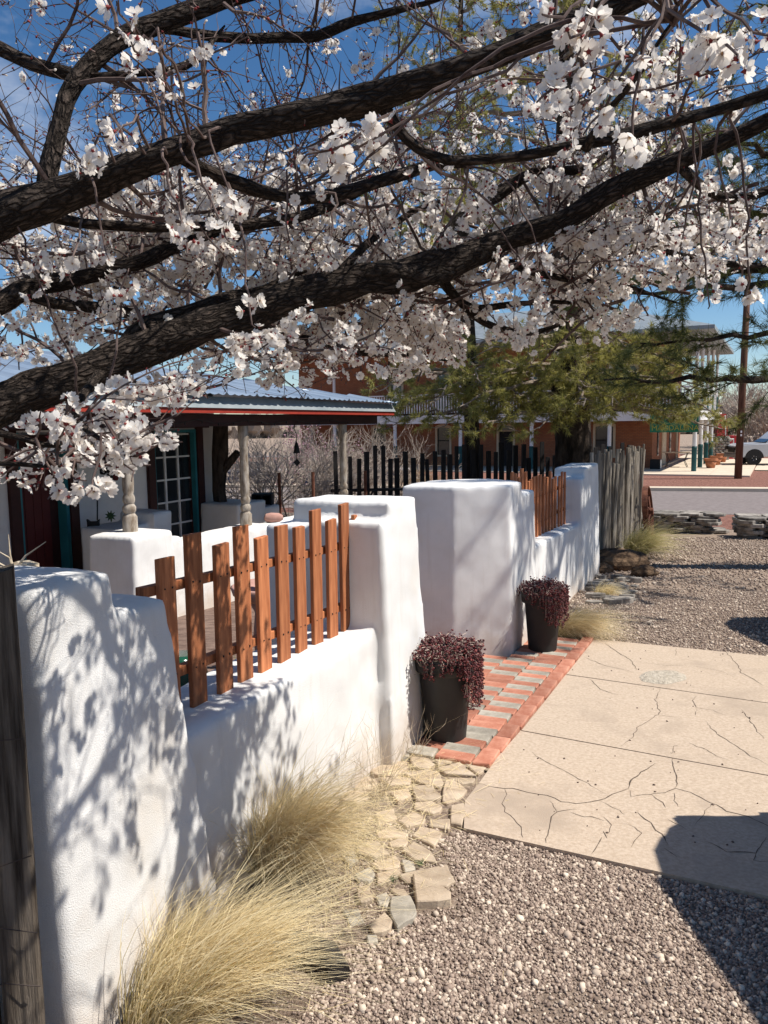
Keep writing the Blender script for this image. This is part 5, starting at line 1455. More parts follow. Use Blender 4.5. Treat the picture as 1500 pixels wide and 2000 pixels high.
text('MAGDALENA', .36, M_SIGNGOLD, zb_ + (zt_ - zb_) * .2, 0.05, sgn)
for x in (-sw * .4, sw * .4):
    p = mid + Vector((math.cos(sang) * x, math.sin(sang) * x, 0)); MB().tube([Vector((p.x, p.y, zt_)), Vector((p.x, p.y, HZ + FZ + .1))], .015, 5).obj('hanger', M_BLACKIRON, sgn)
# pots, table, box by the porch
for k, (u, v, lab) in enumerate(((-.55, 3.0, 'terracotta pot beside the second porch column'), (-.6, 6.0, 'terracotta pot with a stake between the rear porch columns'), (-.7, 9.2, 'small terracotta pot by the farthest porch columns'))):
    c = H(u, v, .12); pr = empty('terracotta_pot', c, lab, 'pot', 'terracotta pots along the hotel pavement')
    MB().lathe(c, [(.2, 0), (.3, .38)], 18).obj('body', M_TERRA, pr, smooth=True); MB().lathe(c, [(.33, .381), (.34, .5), (.28, .5), (.26, .42), (.01, .42)], 18, cap=False).obj('rim', M_TERRA, pr)
    if k == 1: MB().tube([c + Vector((0, 0, .4)), c + Vector((-.15, 0, 2.2))], .02, 5).obj('stake', M_WIRE, pr)
tbl = empty('metal_table', H(1.3, 3.4, .12), 'light bench table with thin bent legs on the hotel porch', 'table')
hbox(.5, 1.9, 3.2, 3.9, .88, .93, 'top', M_CREAM, tbl)
for u in (.65, 1.75):
    for v in (3.3, 3.8): MB().tube([H(u, v, .88), H(u + (.15 if u < 1 else -.15), v, .45), H(u, v, .12)], .018, 5).obj('leg', M_BLACKIRON, tbl)
bx = empty('planter_box', H(2.0, 1.6, .12), 'small dark box with a pale panel at the hotel corner', 'box')
hbox(1.75, 2.25, 1.3, 1.75, .12, .62, 'body', M_BLACKIRON, bx); hbox(1.73, 1.75, 1.35, 1.7, .15, .6, 'panel', M_WHITEPAINT, bx)
# blue low wall with white palings at the left of the hotel
q0, q1 = ground(420, 947), ground(800, 945)
BLn = Line(q0.x, q0.y, q1.x - q0.x, q1.y - q0.y); bl_len = (Vector((q1.x, q1.y)) - Vector((q0.x, q0.y))).length
bwl = empty('blue_wall', q0, 'low dark blue wall with pale cap across the street', 'wall')
mb = MB(); mb.prism([BLn.p(0, -.25, -1.05), BLn.p(bl_len, -.25, -1.05), BLn.p(bl_len, 0, -1.05), BLn.p(0, 0, -1.05)], [BLn.p(0, -.25, -.45), BLn.p(bl_len, -.25, -.45), BLn.p(bl_len, 0, -.45), BLn.p(0, 0, -.45)]); mb.obj('body', M_BLUE, bwl)
mb = MB(); mb.prism([BLn.p(0, -.3, -.448), BLn.p(bl_len, -.3, -.448), BLn.p(bl_len, .05, -.448), BLn.p(0, .05, -.448)], [BLn.p(0, -.3, -.36), BLn.p(bl_len, -.3, -.36), BLn.p(bl_len, .05, -.36), BLn.p(0, .05, -.36)]); mb.obj('cap', M_WHITEPAINT, bwl)
wp = empty('white_paling', BLn.p(0, -1.5, -1.05), 'white paling fence behind the low blue wall', 'fence')
s_ = 0
while s_ < bl_len * .62:
    mb = MB(); mb.box(BLn.p(s_, -1.5, -.35), (.085, .03, 1.4), BLn.ang); mb.obj('paling', M_CURTAIN, wp); s_ += .2  # white palings coloured grey: shade of the bushes put into the colour
for z in (-.5, .15): MB().tube([BLn.p(0, -1.54, z), BLn.p(bl_len * .62, -1.54, z)], .03, 5).obj('rail', M_WHITEPAINT, wp)

# ------------------------------------------------------------------ right background: pole, red tower, stone pier, truck
pp = ground(1441, 937)
mb = MB(); mb.tube([(pp.x, pp.y, -1.3), (pp.x + .06, pp.y, 3), (pp.x + .12, pp.y, 8.6)], [.16, .145, .12], 12)
pole = empty('utility_pole', (pp.x, pp.y, -1.05), 'brown creosoted utility pole in the red gravel verge', 'pole'); mb.obj('shaft', M_POLE, pole, smooth=True)
for z in (1.05, .9): mb = MB(); mb.box((pp.x - .0, pp.y - .16, z), (.07, .012, .09)); mb.obj('tag', M_WHITEPAINT, pole)
rt = at(1410, 890, 50); rg = Vector((rt.x, 50, -.96))
red = empty('red_tower', rg, 'red painted box base with tapering red tower and white pipe', 'tower')
mb = MB(); mb.box(rg + Vector((.1, 0, .75)), (1.5, 1.2, 1.5)); mb.obj('base', M_REDPAINT, red)
mb = MB(); mb.box(rg + Vector((-.15, 0, 2.2)), (.75, .7, 1.4), taper=.6); mb.obj('tower', M_REDPAINT, red)
MB().tube([rg + Vector((-.9, -.9, 1.3)), rg + Vector((.3, -.9, 1.3)), rg + Vector((.35, -.9, .1))], .05, 6).obj('pipe', M_WHITEPAINT, red)
MB().tube([rg + Vector((-.1, -.65, 1.52)), rg + Vector((-.1, -.5, 2.8))], .04, 6).obj('pipe', M_WHITEPAINT, red)
sp_ = at(1403, 890, 48.5); sg0 = Vector((sp_.x, 48.5, -.96)); spier = empty('stone_pier', sg0, 'rubble stone pier in front of the red tower', 'pier')
for k in range(46):
    lay, i = divmod(k, 5)
    rock(MB(), sg0 + Vector((-.55 + i * .27 + (.12 if lay % 2 else 0), 0, .1 + lay * .165)), .17, k, (1, .9, .66), sub=1).obj('stone', M_SLATE, spier)

def vehicle(name, origin, rot, paint, prof, cabin, wheels, width, label, wr=.4, extras='pickup'):
    """side profile (x forward, z up) extruded and softened; cabin glass, wheels, lamps as parts"""
    root = empty(name, origin, label, 'car'); Mx = Matrix.Translation(Vector(origin)) @ Matrix.Rotation(rot, 4, 'Z')
    def put(mb, nm, m, parent=root, bevel=0, smooth=False):
        me = mb.mesh(nm)
        if bevel:
            bm = bmesh.new(); bm.from_mesh(me)
            bmesh.ops.bevel(bm, geom=[e for e in bm.edges if len(e.link_faces) == 2 and e.calc_face_angle(0) > .3], offset=bevel, segments=3, affect='EDGES', clamp_overlap=True)
            bm.to_mesh(me); bm.free()
        me.transform(Mx); o = link(nm, me, m, parent)
        if bevel: autosmooth(o, 40)
        return o
    w = width / 2
    body = MB(); body.prism([(x, -w, z) for x, z in prof], [(x, w, z) for x, z in prof]); bo = put(body, 'body', paint, bevel=.06 if extras == 'pickup' else .12)
    cab = MB(); cab.prism([(x, -w * .93, z) for x, z in cabin], [(x, w * .93, z) for x, z in cabin])
    for i in range(len(cab.v)):
        x, y, z = cab.v[i]; top = max(q[1] for q in cabin); f = (z - prof[0][1]) / 2
        cab.v[i] = (x, y * (1 - .16 * max(0, (z - cabin[0][1]) / (top - cabin[0][1]))), z)
    put(cab, 'cabin', paint, bevel=.05 if extras == 'pickup' else .12)
    xs = [q[0] for q in cabin]; zb, zt = min(q[1] for q in cabin), max(q[1] for q in cabin)
    xm0, xm1 = min(q[0] for q in cabin if q[1] > zt - .05), max(q[0] for q in cabin if q[1] > zt - .05)
    for sgn_ in (-1, 1):
        for a, b in ((xm0 + .02, (xm0 + xm1) / 2 - .05), ((xm0 + xm1) / 2 + .05, xm1 + .12)):
            g = MB(); y0, y1 = sgn_ * w * .925, sgn_ * w * .80
            g.prism([(a, y0, zb + .06), (b + .1, y0, zb + .06), (b, y1, zt - .09), (a + .02, y1, zt - .09)], [(a, y0 + sgn_ * .012, zb + .06), (b + .1, y0 + sgn_ * .012, zb + .06), (b, y1 + sgn_ * .012, zt - .09), (a + .02, y1 + sgn_ * .012, zt - .09)])
            put(g, 'side_window', M_GLASS)
        dl = MB(); dl.box(((xm0 + xm1) / 2, sgn_ * (w + .004), zb - .25), (.012, .01, .7)); put(dl, 'door_seam', M_BLACKIRON)
        mi_ = MB(); mi_.box((xm1 + .25, sgn_ * (w + .1), zb + .1), (.1, .18, .16)); put(mi_, 'mirror', M_BLACKIRON, bevel=.02)
    fx = max(q[0] for q in cabin); sl_ = MB()
    for end in ('front', 'rear'):
        qs = [q for q in cabin]; lo = max(qs, key=lambda q: q[0] - q[1] * .01) if end == 'front' else min(qs, key=lambda q: q[0] + q[1] * .01)
        hi = (xm1, zt) if end == 'front' else (xm0, zt); sx = 1 if end == 'front' else -1
        g = MB(); o_ = .02 * sx
        P = [(lo[0] + o_, -w * .82, lo[1] + .06), (lo[0] + o_, w * .82, lo[1] + .06), (hi[0] + o_, w * .7, hi[1] - .08), (hi[0] + o_, -w * .7, hi[1] - .08)]
        g.prism(P, [(x + .012 * sx, y, z + .012) for x, y, z in P]); put(g, 'windscreen' if end == 'front' else 'rear_window', M_GLASS)
    for x in wheels:
        for sgn_ in (-1, 1):
            t = MB(); yo = sgn_ * (w - .12)
            c = [(r * wr, y) for r, y in ((.62, -.12), (.9, -.125), (1, -.08), (1, .08), (.9, .125), (.62, .12))]; n = 22
            for rr_, y in c:
                for k in range(n): t.v.append((x + rr_ * math.cos(2 * math.pi * k / n), yo + y, wr + rr_ * math.sin(2 * math.pi * k / n)))
            for i in range(6):
                for k in range(n): t.f.append((i * n + k, i * n + (k + 1) % n, ((i + 1) % 6) * n + (k + 1) % n, ((i + 1) % 6) * n + k)); t.m.append(0)
            wh = put(t, 'wheel', M_TYRE)
            rm_ = MB(); rm_.tube([(x, yo - .1, wr), (x, yo + .1, wr)], wr * .62, 18); put(rm_, 'rim', M_BLACKIRON if extras == 'pickup' else M_RIM, wh)
            for k in range(5):
                a = 2 * math.pi * k / 5; sp2 = MB(); sp2.tube([(x + .25 * wr * math.cos(a), yo + sgn_ * .105, wr + .25 * wr * math.sin(a)), (x + .33 * wr * math.cos(a), yo + sgn_ * .115, wr + .33 * wr * math.sin(a))], .03, 6); put(sp2, 'lug', M_RIM, wh)
            ar = MB(); m_ = 14
            P = [(x + (wr + .09) * math.cos(math.pi * k / m_), wr + (wr + .09) * math.sin(math.pi * k / m_)) for k in range(m_ + 1)]
            ar.prism([(a, sgn_ * (w - .02), b) for a, b in P], [(a, sgn_ * (w + .006), b) for a, b in P]); put(ar, 'wheel_arch', M_BLACKIRON)
    x1 = max(q[0] for q in prof); x0 = min(q[0] for q in prof)
    for sgn_ in (-1, 1):
        l = MB(); l.box((x1 - .02, sgn_ * (w - .2), .95), (.12, .34, .2)); put(l, 'headlight', M_BLACKIRON if extras == 'pickup' else M_LAMP, bevel=.02)
        l = MB(); l.box((x0 + .02, sgn_ * (w - .1), .95), (.1, .16, .3)); put(l, 'tail_light', M_REDPAINT, bevel=.02)
    g = MB(); g.box((x1 - .01, 0, .85), (.06, width * .5, .28)); put(g, 'grille', M_BLACKIRON, bevel=.01)
    for x in (x1 + .02, x0 - .02): g = MB(); g.box((x, 0, .52), (.16, width * .96, .2)); put(g, 'bumper', M_RIM if extras == 'pickup' else M_BLACKIRON, bevel=.03)
    return root
tw = ground(1465, 913)
vehicle('pickup_truck', (tw.x + 2.35, tw.y + 1.0, -.96), math.pi - .1, M_CAR,
        [(-2.9, .5), (2.75, .45), (2.85, .7), (2.8, 1.0), (2.6, 1.17), (1.15, 1.24), (-.9, 1.22), (-2.9, 1.22)], [(-1.0, 1.2), (1.35, 1.2), (.62, 1.86), (.3, 1.93), (-.75, 1.93), (-.95, 1.8)], (1.95, -1.85), 2.0,
        'silver white pickup truck parked beyond the utility pole', wr=.41)
# two parked cars just beside the path (their shadows fall on the gravel and the drive)
SUV = [(-2.3, .42), (2.2, .42), (2.32, .65), (2.25, .95), (2.0, 1.06), (1.0, 1.12), (-2.2, 1.12), (-2.32, .8)]
SUVC = [(-2.3, 1.1), (1.15, 1.1), (.35, 1.68), (.1, 1.73), (-1.55, 1.73), (-1.85, 1.70), (-2.06, 1.61), (-2.2, 1.45), (-2.28, 1.28)]
vehicle('parked_car', (3.0, .78, gz(.78)), -math.pi / 2, M_CARD, SUV, SUVC, (1.45, -1.4), 1.84, 'dark blue estate car parked on the gravel beside the near pier', wr=.34, extras='suv')
vehicle('parked_car', (5.2, 5.1, gz(5.1)), -math.pi / 2, M_CAR, SUV, SUVC, (1.45, -1.4), 1.84, 'silver estate car parked at the far side of the concrete drive', wr=.34, extras='suv')

# ================================================================== TREES
def catmull(P, R, step):
    """smooth path through control points with radii"""
    P = [Vector(p) for p in P]; out = []; rad = []
    for i in range(len(P) - 1):
        p0 = P[max(i - 1, 0)]; p1 = P[i]; p2 = P[i + 1]; p3 = P[min(i + 2, len(P) - 1)]
        n = max(2, int((p2 - p1).length / step))
        for k in range(n):
            t = k / n
            q = 0.5 * ((2 * p1) + (p2 - p0) * t + (2 * p0 - 5 * p1 + 4 * p2 - p3) * t * t + (3 * p1 - p0 - 3 * p2 + p3) * t ** 3)
            out.append(q); rad.append(R[i] + (R[i + 1] - R[i]) * t)
    out.append(P[-1]); rad.append(R[-1])
    return out, rad

# ---------------------------------------------------------------- apricot in blossom (trunk stands left of the post, outside the view)
trunk_base = Vector((-1.78, 1.55, gz(1.55)))
apricot = empty('apricot_tree', trunk_base, 'old apricot tree in white blossom arching its dark limbs over the wall', 'tree')
fork = Vector((-1.66, 1.62, 1.18))
pts, rad = catmull([trunk_base + Vector((0, 0, -.15)), trunk_base + Vector((.02, .01, .3)), trunk_base + Vector((.04, .03, .8)), fork, fork + Vector((.1, .02, .3))], [.2, .165, .15, .15, .12], .06)
limb_obj('trunk', pts, rad, 16, M_BARK, apricot, .16)
LIMBS = {
 'a': [(-250, 905, 1.75, 122), (0, 792, 1.9, 104), (200, 715, 2.0, 94), (400, 640, 2.1, 86), (640, 562, 2.2, 78), (760, 541, 2.25, 82), (860, 520, 2.3, 86), (980, 470, 2.35, 60), (1100, 430, 2.3, 56), (1250, 345, 2.2, 50), (1400, 285, 2.1, 42), (1520, 230, 2.0, 34), (1700, 150, 1.9, 22)],
 'b': [(-260, 560, 1.6, 122), (-20, 440, 1.7, 108), (110, 385, 1.72, 92), (200, 350, 1.72, 76), (330, 300, 1.7, 66), (450, 258, 1.7, 68), (600, 222, 1.68, 68), (750, 183, 1.65, 70), (850, 150, 1.62, 60), (1000, 95, 1.6, 60), (1120, 45, 1.58, 54), (1260, -12, 1.55, 50), (1500, -90, 1.5, 38)],
 'c': [(85, 400, 1.72, 44), (98, 300, 1.75, 40), (130, 190, 1.8, 44), (190, 110, 1.85, 46), (270, 60, 1.9, 46), (400, 15, 1.95, 44), (560, -30, 2, 36)],
 'd': [(-40, 80, 1.9, 36), (60, 120, 1.86, 34), (130, 140, 1.84, 32), (200, 148, 1.84, 20), (300, 141, 1.87, 18), (390, 115, 1.92, 20), (440, 55, 2.0, 14)],
 'e': [(345, 300, 1.74, 30), (440, 350, 1.8, 34), (560, 385, 1.9, 34), (660, 382, 1.95, 32), (760, 350, 2.0, 32), (850, 325, 2.0, 28), (930, 330, 2.05, 20)],
 'f': [(735, 190, 1.66, 40), (775, 250, 1.67, 28), (815, 292, 1.68, 26), (880, 315, 1.7, 26), (960, 310, 1.7, 26), (1100, 290, 1.68, 28), (1230, 262, 1.66, 32), (1350, 228, 1.65, 30), (1500, 180, 1.6, 28), (1640, 140, 1.55, 20)],
 'g': [(255, 66, 1.9, 26), (340, 60, 2.0, 23), (420, 75, 2.05, 25), (520, 75, 2.1, 26), (620, 70, 2.15, 24), (690, 40, 2.2, 22), (770, 18, 2.2, 18), (920, -20, 2.2, 12)],
 'h': [(60, 415, 1.8, 32), (120, 430, 1.88, 28), (200, 440, 1.95, 26), (330, 445, 2.0, 24), (440, 440, 2.1, 26), (560, 430, 2.2, 28), (640, 405, 2.3, 26), (730, 365, 2.35, 16)],
 'i': [(-250, 700, 1.85, 70), (-20, 600, 2.1, 58), (60, 560, 2.2, 50), (170, 540, 2.3, 40), (300, 500, 2.35, 36), (420, 450, 2.45, 28), (540, 400, 2.55, 18)],
 'j': [(235, 700, 2.03, 60), (290, 640, 2.1, 50), (350, 612, 2.15, 40), (420, 592, 2.2, 36), (500, 570, 2.35, 30), (600, 530, 2.45, 22)],
 'k': [(60, 575, 2.15, 30), (110, 592, 2.2, 30), (200, 605, 2.3, 30), (310, 622, 2.4, 26), (420, 640, 2.5, 20)],
 'l': [(1060, 445, 2.32, 22), (1130, 450, 2.38, 22), (1200, 452, 2.4, 22), (1260, 480, 2.45, 20), (1330, 500, 2.5, 18), (1450, 520, 2.5, 16), (1560, 505, 2.5, 10)],
 'm': [(1320, 322, 2.15, 28), (1380, 370, 2.2, 25), (1440, 388, 2.2, 24), (1520, 365, 2.2, 22), (1620, 320, 2.1, 16)],
 'n': [(840, 515, 2.35, 40), (890, 440, 2.4, 36), (950, 390, 2.42, 32), (1040, 340, 2.45, 28), (1120, 335, 2.45, 22), (1200, 290, 2.5, 14)],
 'o': [(860, 545, 2.35, 30), (900, 590, 2.4, 20), (960, 600, 2.45, 16), (1060, 590, 2.5, 14), (1170, 592, 2.5, 10)],
 'p': [(470, 625, 2.15, 34), (560, 660, 2.3, 28), (640, 672, 2.4, 24), (720, 690, 2.5, 20), (800, 690, 2.6, 16), (880, 705, 2.65, 9)],
 'q': [(900, 592, 2.4, 18), (960, 640, 2.5, 18), (1050, 645, 2.55, 15), (1130, 620, 2.6, 10)],
 'r': [(930, 490, 2.34, 26), (1010, 520, 2.4, 20), (1100, 545, 2.45, 17), (1220, 560, 2.5, 13), (1330, 590, 2.5, 8)],
 's': [(-120, 850, 1.5, 24), (0, 846, 1.42, 19), (80, 868, 1.42, 15), (160, 870, 1.4, 10)],
 't': [(-130, 900, 1.5, 20), (0, 907, 1.45, 14), (70, 910, 1.42, 11), (140, 905, 1.4, 7)],
 'u': [(200, 722, 2.0, 30), (150, 800, 1.7, 20), (190, 860, 1.5, 13), (240, 890, 1.42, 8)],
 'v': [(640, 560, 2.2, 26), (720, 470, 2.35, 20), (800, 420, 2.5, 16), (900, 380, 2.6, 12)],
 'x': [(700, -60, 1.75, 40), (860, -140, 1.8, 36), (1050, -190, 1.9, 32), (1250, -210, 2.0, 28), (1450, -260, 2.1, 20)],
 'y': [(560, -30, 2.0, 36), (760, -170, 2.1, 32), (980, -260, 2.2, 28), (1200, -330, 2.2, 22), (1420, -420, 2.2, 14)],
 'z': [(1260, -12, 1.57, 40), (1320, -140, 1.75, 34), (1400, -260, 1.95, 30), (1450, -400, 2.1, 22), (1480, -560, 2.2, 14)],
 'w': [(1150, 290, 1.68, 24), (1200, 200, 1.5, 17), (1270, 110, 1.3, 13), (1330, 20, 1.15, 9)],
}
apr_rng = random.Random(12)
SIL = []
limb_samples = []
for key, cps in LIMBS.items():
    P = [at(x, y, d) for x, y, d, t in cps]; R = [t * .37 * d / FPX for x, y, d, t in cps]
    if key in 'abi':
        P = [fork + Vector((0, 0, .1 if key == 'a' else (.3 if key == 'b' else .2)))] + P; R = [R[0] * 1.12] + R
    R[-1] *= .3
    pts, rad = catmull(P, R, .035)
    if key in 'abchjiaef': SIL += [(project(q), q.y, r * FPX / max(.3, q.y)) for q, r in zip(pts, rad)]
    big = max(rad) > .02
    for i in range(len(pts)):
        k = min(1.0, rad[i] / .03)
        pts[i] = pts[i] + Vector((mnoise.noise(pts[i] * 7), mnoise.noise(pts[i] * 7 + Vector((9, 0, 0))), mnoise.noise(pts[i] * 7 + Vector((0, 9, 0))))) * .012 * (1 - .5 * k)
        rad[i] *= 1 + .10 * mnoise.noise(pts[i] * 16) + (.10 * max(0, mnoise.noise(pts[i] * 6 + Vector((4, 4, 4)))))
    limb_obj('limb', pts, rad, 18 if big else 9, M_BARK, apricot, .34 if big else .2)
    for i in range(2, len(pts) - 1): limb_samples.append((pts[i], (pts[i + 1] - pts[i - 1]).normalized(), rad[i]))

ENV = [(-400, 960), (0, 950), (200, 925), (320, 885), (380, 770), (560, 765), (640, 765), (720, 745), (880, 725), (1000, 695), (1150, 690), (1220, 640), (1320, 560), (1500, 520), (2000, 500)]
def env(x):
    for (a, b), (c, d) in zip(ENV, ENV[1:]):
        if a <= x < c: return b + (d - b) * (x - a) / (c - a)
    return 900
twig = MB(); buds = []; blooms = []                                # (position, facing, size)
def okpt(p, slack=0):
    if (p - EYE).length < 0.95: return False
    x, y = project(p)
    if 300 < x < 900 and 740 < y: slack -= 5
    if y > env(x) + slack: return False
    for (a, b), Y, r in SIL[::2]:                        # shoots leave from the upper and rear sides of the limbs
        if p.y < Y + .02 and (x - a) ** 2 + (y - b) ** 2 < (r + 7) ** 2: return False
    return True
def bloom_prob(p):
    x, y = project(p)
    pr = min(1.15, max(.05, (y - 240) / 260))
    if x > 950 and y < 420: pr = max(pr, .3)
    if x < 560 and y < 330: pr *= .6
    if y < -30: pr = .35
    if 330 < x < 760 and y > 690: pr *= .35
    return pr
def cluster(p, d, n, size=.0122):
    for _ in range(n):
        off = Vector((apr_rng.gauss(0, 1), apr_rng.gauss(0, 1), apr_rng.gauss(0, 1))); off = (off - d * off.dot(d) * .6)
        if off.length < 1e-3: continue
        off.normalize()
        blooms.append((p + off * size * apr_rng.uniform(.9, 1.5) + d * apr_rng.gauss(0, size * .6), (off + Vector((apr_rng.gauss(0, .35), apr_rng.gauss(0, .35), apr_rng.gauss(-.05, .35)))).normalized(), size * apr_rng.uniform(.82, 1.15)))
def grow(p, d, L, r, lvl):
    step = .045 if lvl == 1 else .03
    n = max(3, int(L / step)); pts = [p]; rads = [r]; node = []
    for i in range(n):
        d = (d + Vector((apr_rng.gauss(0, .16), apr_rng.gauss(0, .16), apr_rng.gauss(0, .16) + (.035 if lvl == 1 else .01)))).normalized()
        q = pts[-1] + d * (L / n)
        if not okpt(q, 18): break
        pts.append(q); rads.append(r * (1 - .75 * (i + 1) / n)); node.append((q, d.copy()))
    if len(pts) < 3: return
    twig.tube(pts, rads, 5 if lvl == 1 else 4 if lvl == 2 else 3, cap=False)
    for i, (q, dd) in enumerate(node):
        f = (i + 1) / len(node)
        if lvl == 1 and f > .12 and apr_rng.random() < .70:
            s = Vector((apr_rng.gauss(0, 1), apr_rng.gauss(0, 1), apr_rng.gauss(.15, 1))).normalized()
            grow(q, (dd * .6 + s).normalized(), L * apr_rng.uniform(.25, .6), rads[i] * .55, 2)
        if lvl == 2 and apr_rng.random() < .30:
            s = Vector((apr_rng.gauss(0, 1), apr_rng.gauss(0, 1), apr_rng.gauss(0, 1))).normalized()
            grow(q, (dd * .5 + s).normalized(), apr_rng.uniform(.04, .12), .0014, 3)
        pb_ = bloom_prob(q) * {1: .20, 2: .34, 3: .48}[lvl]
        if f > .25 and apr_rng.random() < pb_ and okpt(q):
            cluster(q, dd, apr_rng.choice((1, 2, 3, 4, 5, 6, 7)))
        elif apr_rng.random() < .35:                     # spurs and buds
            s = Vector((apr_rng.gauss(0, 1), apr_rng.gauss(0, 1), apr_rng.gauss(0, 1))).normalized()
            twig.tube([q, q + s * .009], [.0022, .0012], 3, cap=False); buds.append(q + s * .011)
seen = 0
for p, d, r in limb_samples:
    x, y = project(p)
    if not (-150 < x < 1650 and -620 < y < 1000): continue
    if apr_rng.random() > .30: continue
    up = Vector((0, 0, 1)); s = Vector((apr_rng.gauss(0, .8), apr_rng.gauss(.55, .6), apr_rng.gauss(.3, .9))); s = s - d * s.dot(d); s.normalize()
    L = apr_rng.uniform(.22, .62) * (1.2 if y > 350 else .95)
    grow(p + s * r * .8, (s + d * apr_rng.uniform(-.2, .7)).normalized(), L, min(.0062, max(.0028, r * .3)), 1)
# the rear of the crown: long thin shoots farther from the camera
for k in range(75):
    x, y = apr_rng.uniform(60, 1480), apr_rng.uniform(380, 690); Y = apr_rng.uniform(2.3, 2.65)
    p = at(x, y, Y)
    d = Vector((apr_rng.choice((-1, 1)) * apr_rng.uniform(.4, 1), apr_rng.gauss(0, .4), apr_rng.gauss(.05, .35))).normalized()
    if okpt(p): grow(p - d * .25, d, apr_rng.uniform(.5, .9), .006, 1)
# heavy near clusters
NEAR = [(250, 45, 1.2, 6), (275, 112, 1.2, 7), (655, 288, 1.15, 9), (700, 325, 1.16, 7), (735, 268, 1.17, 5), (1092, 170, 1.0, 9), (1140, 62, 1.0, 9), (1100, 30, 1.0, 6), (1410, 90, .97, 12), (1385, 135, .98, 7), (1470, 60, 1.0, 8), (1262, 95, 1.05, 6),
        (1180, 212, 1.15, 8), (1240, 230, 1.2, 6), (368, 470, 1.45, 9), (432, 442, 1.45, 7), (88, 585, 1.6, 5), (240, 570, 1.6, 4), (490, 600, 1.6, 6), (120, 850, 1.35, 9), (165, 895, 1.35, 11), (190, 935, 1.35, 9), (140, 925, 1.38, 8), (105, 938, 1.38, 9), (235, 870, 1.4, 6),
        (265, 858, 1.42, 7), (285, 872, 1.42, 6), (312, 868, 1.42, 7), (245, 905, 1.4, 4), (80, 840, 1.4, 8), (180, 800, 1.6, 8), (230, 790, 1.65, 7), (140, 520, 1.6, 8), (70, 530, 1.7, 8), (200, 470, 1.65, 8), (210, 270, 1.5, 6), (245, 278, 1.5, 5), (340, 180, 1.5, 4), (175, 325, 1.55, 5),
        (560, 430, 1.7, 7), (640, 480, 1.8, 7), (1330, 470, 1.8, 9), (1290, 440, 1.8, 8), (1010, 500, 2.0, 9), (1060, 520, 2.0, 8), (1380, 560, 1.7, 6), (1460, 570, 1.7, 7), (1440, 480, 1.7, 7), (455, 400, 1.6, 6), (405, 380, 1.6, 5)]
for x, y, Y, n in NEAR:
    c = at(x, y, Y)
    best = min(limb_samples, key=lambda s: (s[0] - c).length)
    a = best[0]; v = c - a
    mid_ = a + v * .5 + Vector((apr_rng.gauss(0, .03), apr_rng.gauss(0, .03), .06 * (1 if v.z < 0 else -.3)))
    pts, rad = catmull([a, mid_, c, c + v.normalized() * .05], [.0034, .0027, .002, .0012], .03)
    pts = [q + Vector((apr_rng.gauss(0, .003), apr_rng.gauss(0, .003), apr_rng.gauss(0, .003))) for q in pts]
    twig.tube(pts, rad, 5, cap=False)
    dd = (c - mid_).normalized()
    for _ in range(max(2, n // 3)):
        cluster(c + dd * apr_rng.gauss(0, .02) + Vector((apr_rng.gauss(0, .008), apr_rng.gauss(0, .008), apr_rng.gauss(0, .008))), dd, 3, .0140)
tag(twig.obj('twigs', M_TWIG, apricot), kind='stuff')

def blossom_arrays(seed, cup):
    """five broad petals, a dark red calyx behind and pale stamens in front; facing +z, radius 1"""
    rr = random.Random(seed); mb = MB()
    for k in range(5):
        a = 2 * math.pi * k / 5 + rr.uniform(-.12, .12); c_ = cup + rr.uniform(-.12, .12); tw_ = rr.uniform(-.15, .15)
        prof = [(.10, .09, .0), (.42, .35, .06), (.74, .48, .16), (1.0, .27, .22)]; lift = .07 * (k % 2)
        vs_ = []
        for r_, w_, z_ in prof:
            for s_ in (-1, 0, 1):
                zz = z_ * c_ * 2.2 + (.16 if s_ else 0) * r_ + s_ * tw_ * r_ * .6 + lift
                rr2 = r_ - (.06 if (s_ == 0 and r_ > .9) else 0)
                x = rr2 * math.cos(a) - s_ * w_ * math.sin(a); y = rr2 * math.sin(a) + s_ * w_ * math.cos(a)
                vs_.append((x, y, zz))
        fs_ = []
        for i in range(3):
            for j in range(2): q = i * 3 + j; fs_ += [(q, q + 1, q + 4), (q, q + 4, q + 3)]
        mb.add(vs_, fs_, 0)
    n = 6
    ring = [(.24 * math.cos(2 * math.pi * k / n), .24 * math.sin(2 * math.pi * k / n), -.02) for k in range(n)]
    mb.add(ring + [(0, 0, -.5)], [((k + 1) % n, k, n) for k in range(n)], 1)
    for k in range(5):
        a = 2 * math.pi * (k + .5) / 5; mb.add([(.15 * math.cos(a - .5), .15 * math.sin(a - .5), -.03), (.15 * math.cos(a + .5), .15 * math.sin(a + .5), -.03), (.48 * math.cos(a), .48 * math.sin(a), -.10)], [(0, 1, 2)], 1)
    mb.add([(.12 * math.cos(2 * math.pi * k / 5), .12 * math.sin(2 * math.pi * k / 5), .03) for k in range(5)], [(0, 1, 2), (0, 2, 3), (0, 3, 4)], 1)
    for k in range(9):
        a = rr.uniform(0, 6.28); t = rr.uniform(.15, .5); e = (t * math.cos(a) * .75, t * math.sin(a) * .75, .42 + rr.uniform(-.08, .1)); w_ = .02
        mb.add([(-w_ * math.sin(a), w_ * math.cos(a), .02), (w_ * math.sin(a), -w_ * math.cos(a), .02), e], [(0, 1, 2)], 2)
        mb.add([(e[0] - .035, e[1], e[2]), (e[0] + .035, e[1], e[2]), (e[0], e[1] + .035, e[2] + .04)], [(0, 1, 2)], 2)
    V = np.array(mb.v); F = np.array(mb.f); return V, F, np.array(mb.m)
BV = [blossom_arrays(s, c) for s, c in ((1, .35), (2, .6), (3, .1), (4, .95))]
